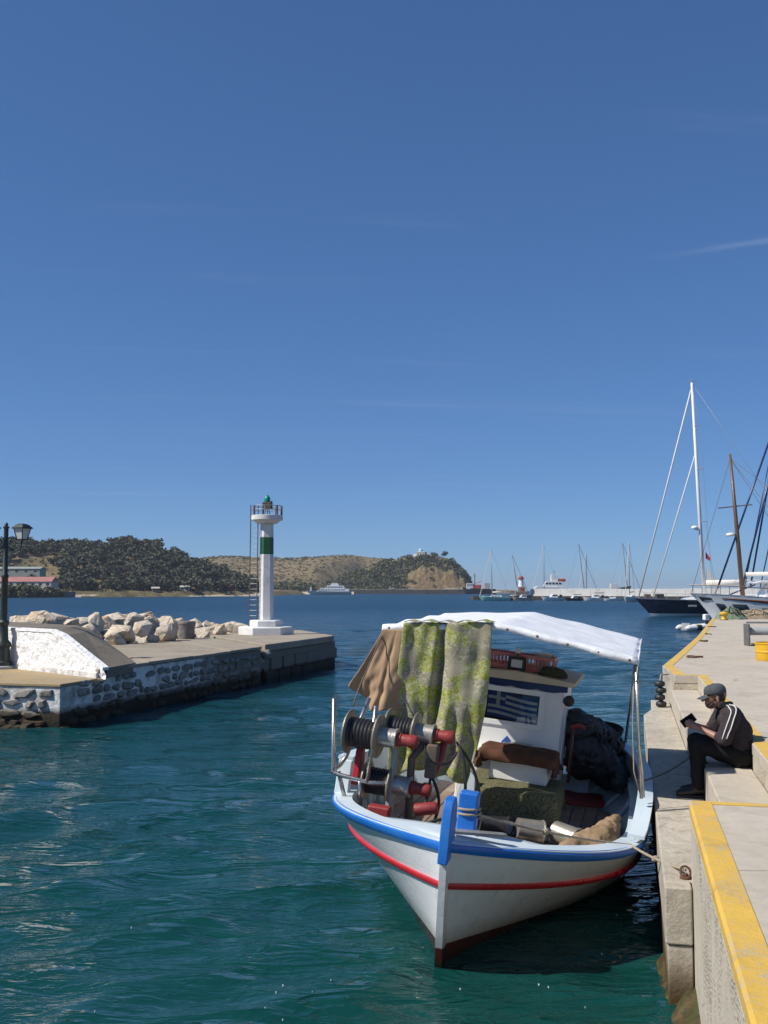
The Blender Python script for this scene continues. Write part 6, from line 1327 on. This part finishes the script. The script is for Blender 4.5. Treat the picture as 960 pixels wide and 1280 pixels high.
# ================================================================== the man reading on the step
PM = Matrix.Translation((*q2(1.03, 10.75), ZS)) @ Matrix.Rotation(math.pi - QA + R(4), 4, 'Z') @ Matrix.Scale(.965, 4)      # x forward (towards the water), y to his left (towards the camera)
man = empty('person', label='man in grey cap and dark shirt sitting on the step looking at a phone', cat='person', M=PM)
def limb(segs, name, m, parent, vox=.009, sm_=4):
    o = capsules(segs, 14).build(name, M[m], parent); return remesh(o, vox, sm_)
SHL, SHR = (.10, .19, .53), (.12, -.19, .53); ELL, ELR = (.20, .27, .29), (.24, -.24, .31); WRL, WRR = (.40, .12, .375), (.42, -.05, .385)
HD = Vector((.235, 0, .68))
body = [((.0, -.06, .13), (.0, .06, .13), .10, .10), ((0, 0, .14), (.03, 0, .34), .11, .115), ((.03, 0, .34), (.08, 0, .48), .115, .10), (SHL, SHR, .045, .045), ((.11, 0, .52), (.19, 0, .62), .055, .055),
        (HD + Vector((-.03, 0, .03)), HD + Vector((.02, 0, .035)), .088, .085), (HD + Vector((.035, 0, -.02)), HD + Vector((.055, 0, -.075)), .066, .042), (HD + Vector((.0, 0, -.04)), HD + Vector((.03, 0, -.07)), .06, .05),
        (HD + Vector((.098, 0, -.012)), HD + Vector((.120, 0, -.035)), .011, .017), (HD + Vector((.085, -.018, -.066)), HD + Vector((.085, .018, -.066)), .016, .016), (HD + Vector((.078, -.035, .012)), HD + Vector((.078, .035, .012)), .022, .022)]
for s in (-1, 1): body += [(HD + Vector((-.012, s * .084, .005)), HD + Vector((-.02, s * .09, -.035)), .018, .012)]
for sh, el, wr in ((SHL, ELL, WRL), (SHR, ELR, WRR)): body += [(sh, el, .036, .038), (el, wr, .041, .028)]
def hand(wr, s):
    w = Vector(wr); out = [(w, w + Vector((.07, -.015 * s, .03)), .028, .036)]; pb_ = w + Vector((.085, -.02 * s, .035))
    for k in range(4):
        b = pb_ + Vector((.0 + .004 * k, (.024 - .018 * k) * s * .0, .028 - .019 * k)); l = (.034, .039, .036, .028)[k]
        m1 = b + Vector((.85 * l, -.25 * l * s, .25 * l)); m2 = m1 + Vector((.45 * l, -.75 * l * s, .0)); out += [(b, m1, .0095, .009), (m1, m2, .009, .0078)]
    t0_ = w + Vector((.045, -.02 * s, .045)); t1_ = t0_ + Vector((.03, -.02 * s, .028)); out += [(t0_, t1_, .012, .0105), (t1_, t1_ + Vector((.03, -.012 * s, .006)), .0105, .009)]
    return out
body += hand(WRL, 1) + hand(WRR, -1)
LEG = [((.02, .10, .10), (.44, .13, .235), .095, .068), ((.44, .13, .235), (.43, .12, -.20), .06, .042), ((.02, -.10, .10), (.42, -.12, .22), .095, .068), ((.42, -.12, .22), (.36, -.12, -.20), .06, .042)]
body += LEG
limb(body, 'body', 'skin', man, .0075, 3)
# clothes
sh_ = [((.01, -.06, .15), (.01, .06, .15), .128, .128), ((.01, -.05, .16), (.03, -.06, .36), .132, .145), ((.01, .05, .16), (.03, .06, .36), .132, .145), ((.03, -.07, .36), (.085, -.09, .49), .145, .115), ((.03, .07, .36), (.085, .09, .49), .145, .115), (SHL, SHR, .085, .085), ((.06, 0, .46), (.13, 0, .56), .12, .075), (SHL, ELL, .086, .072), (SHR, ELR, .086, .072), ((.13, -.1, .46), (.13, .1, .46), .09, .09), (ELL, Vector(ELL).lerp(Vector(WRL), .18), .062, .058), (ELR, Vector(ELR).lerp(Vector(WRR), .18), .062, .058)]
shirt = limb(sh_, 'shirt', 'shirt', man, .010, 5)
for v in shirt.data.vertices: v.co += v.normal * (.012 * fbm((v.co.x * 9, v.co.y * 9, v.co.z * 7), 3))
MB().tube([(.145 + .07 * math.cos(a), .072 * math.sin(a), .60 + .035 * math.cos(a) * -.6) for a in np.linspace(0, 6.283, 22)], .019, 7).build('collar', M['trousers'], shirt, smooth=True)
def on_surf(o, p, d=.004):
    ok_, loc, nr, i = o.closest_point_on_mesh(Vector(p)); return loc + nr * d
for k in (0, 1):
    pts = []
    for t in np.linspace(0, 1, 12):
        a_ = Vector((.14 - .03 * k, .075 + .02, .62)); b_ = Vector(SHL) + Vector((-.0 - .055 * k + .02, .09, .05)); c_ = Vector(ELL) + Vector((.03 - .055 * k, .09, .02))
        p = a_.lerp(b_, t * 2) if t < .5 else b_.lerp(c_, (t - .5) * 2); pts.append(on_surf(shirt, p))
    MB().tube(pts, .006, 6).build('sleeve_stripe', M['white_tape'], shirt, smooth=True)
tr_ = [((-.01, -.08, .11), (-.01, .08, .11), .125, .125), ((.02, .10, .10), (.44, .13, .235), .112, .086), ((.44, .13, .235), (.43, .12, -.19), .083, .068), ((.02, -.10, .10), (.42, -.12, .22), .112, .086), ((.42, -.12, .22), (.36, -.12, -.19), .083, .068)]
trs = limb(tr_, 'trousers', 'trousers', man, .011, 5)
for v in trs.data.vertices: v.co += v.normal * (.010 * fbm((v.co.x * 8, v.co.y * 8, v.co.z * 8), 3))
for (ax, ay) in ((.43, .12), (.36, -.12)):
    s_ = limb([((ax - .04, ay, -.235), (ax + .03, ay, -.225), .05, .052), ((ax + .03, ay, -.24), (ax + .19, ay + .01, -.262), .046, .034)], 'shoe', 'shoe', man, .008, 3)
    for v in s_.data.vertices: v.co.z = max(v.co.z, -.292)
    MB().prism([(ax - .085, ay - .036), (ax + .1, ay - .042), (ax + .21, ay - .03), (ax + .225, ay + .01), (ax + .21, ay + .04), (ax + .1, ay + .045), (ax - .085, ay + .036)], -.299, -.283).build('sole', M['black_rubber'], s_, bevel=.004)
# cap tilted forward, glasses, hair
CM = Matrix.Translation(HD + Vector((-.005, 0, .045))) @ Matrix.Rotation(R(12), 4, 'Y')
cp_ = MB().lathe([(.103, -.012), (.105, .015), (.100, .042), (.084, .068), (.052, .084), (.012, .090)], 24, CM @ Matrix.Diagonal((1.06, .93, 1, 1))).build('cap', M['cap'], man, smooth=True, solid=.004)
MB().grid(16, 8, lambda a, b: (.082 + .095 * b * math.cos((a - .5) * 2.4) ** .6 + .012 * math.cos((a - .5) * 2.4), .092 * math.sin((a - .5) * 2.4) * (1 - .12 * b), -.004 - .02 * b - .018 * (a - .5) ** 2 * 4), CM).build('peak', M['cap'], cp_, smooth=True, solid=.005)
MB().lathe([(.009, .086), (.010, .092), (.004, .097)], 10, CM).build('button', M['cap'], cp_, smooth=True)
hr = MB().lathe([(.060, -.05), (.094, -.035), (.098, .02), (.09, .05)], 20, Matrix.Translation(HD + Vector((-.030, 0, .012))) @ Matrix.Diagonal((.80, .93, 1, 1))).build('hair', M['hair'], man, smooth=True)
gs = MB()
for s in (-1, 1): gs.tube([(HD.x + .102, s * .012, HD.z - .004), (HD.x + .098, s * .058, HD.z - .002), (HD.x + .06, s * .086, HD.z + .004), (HD.x - .012, s * .095, HD.z + .012)], .004, 5)
gs.build('glasses', M['black_rubber'], man, smooth=True)
for s in (-1, 1): MB().lathe([(.001, -.002), (.019, 0), (.001, .002)], 14, Matrix.Translation((HD.x + .103, s * .034, HD.z - .012)) @ Matrix.Rotation(math.pi / 2 + .15 * s, 4, 'Y')).build('lens', M['window_dark'], man, smooth=True)
br = limb([(HD + Vector((.066, -.03, -.088)), HD + Vector((.066, .03, -.088)), .018, .018), (HD + Vector((.03, .050, -.06)), HD + Vector((.064, .03, -.09)), .02, .024), (HD + Vector((.03, -.050, -.06)), HD + Vector((.064, -.03, -.09)), .02, .024)], 'beard', 'beard', man, .008, 3)
# phone in a black case, held in both hands
PHM = PM @ Matrix.Translation((.505, .035, .445)) @ Matrix.Rotation(R(35), 4, 'Y') @ Matrix.Rotation(R(-48), 4, 'X')
ph = empty('phone', label='black phone case held open in the hands of the sitting man', cat='phone', M=PHM)
MB().box((0, 0, 0), (.15, .10, .012)).build('case', M['phone'], ph, bevel=.005); MB().box((0, 0, .0075), (.138, .088, .002)).build('screen', M['phone'], ph)

# ---------------------------------------------------------------- flecks of foam drifting by the quay
g = random.Random(3); fk = MB()
for k in range(16):
    px, py = (g.uniform(330, 430), g.uniform(1180, 1275)) if k < 6 else (g.uniform(560, 800), g.uniform(1130, 1270)) if k < 13 else (g.uniform(60, 330), g.uniform(1100, 1270))
    p = at(px, py, .03); r_ = g.uniform(.0015, .0035) * (1.6 if k % 7 == 0 else 1); fk.lathe([(r_ * .2, -.012), (r_, -.004), (r_ * .8, .004), (r_ * .1, .007)], 7, Matrix.Translation(p) @ Matrix.Rotation(k, 4, 'Z') @ Matrix.Diagonal((1.6, 1, 1, 1)))
o = fk.build('foam_flecks', M['foam'], smooth=True); tag(o, 'tiny white flecks of foam floating on the water near the bow', 'foam', kind='stuff')
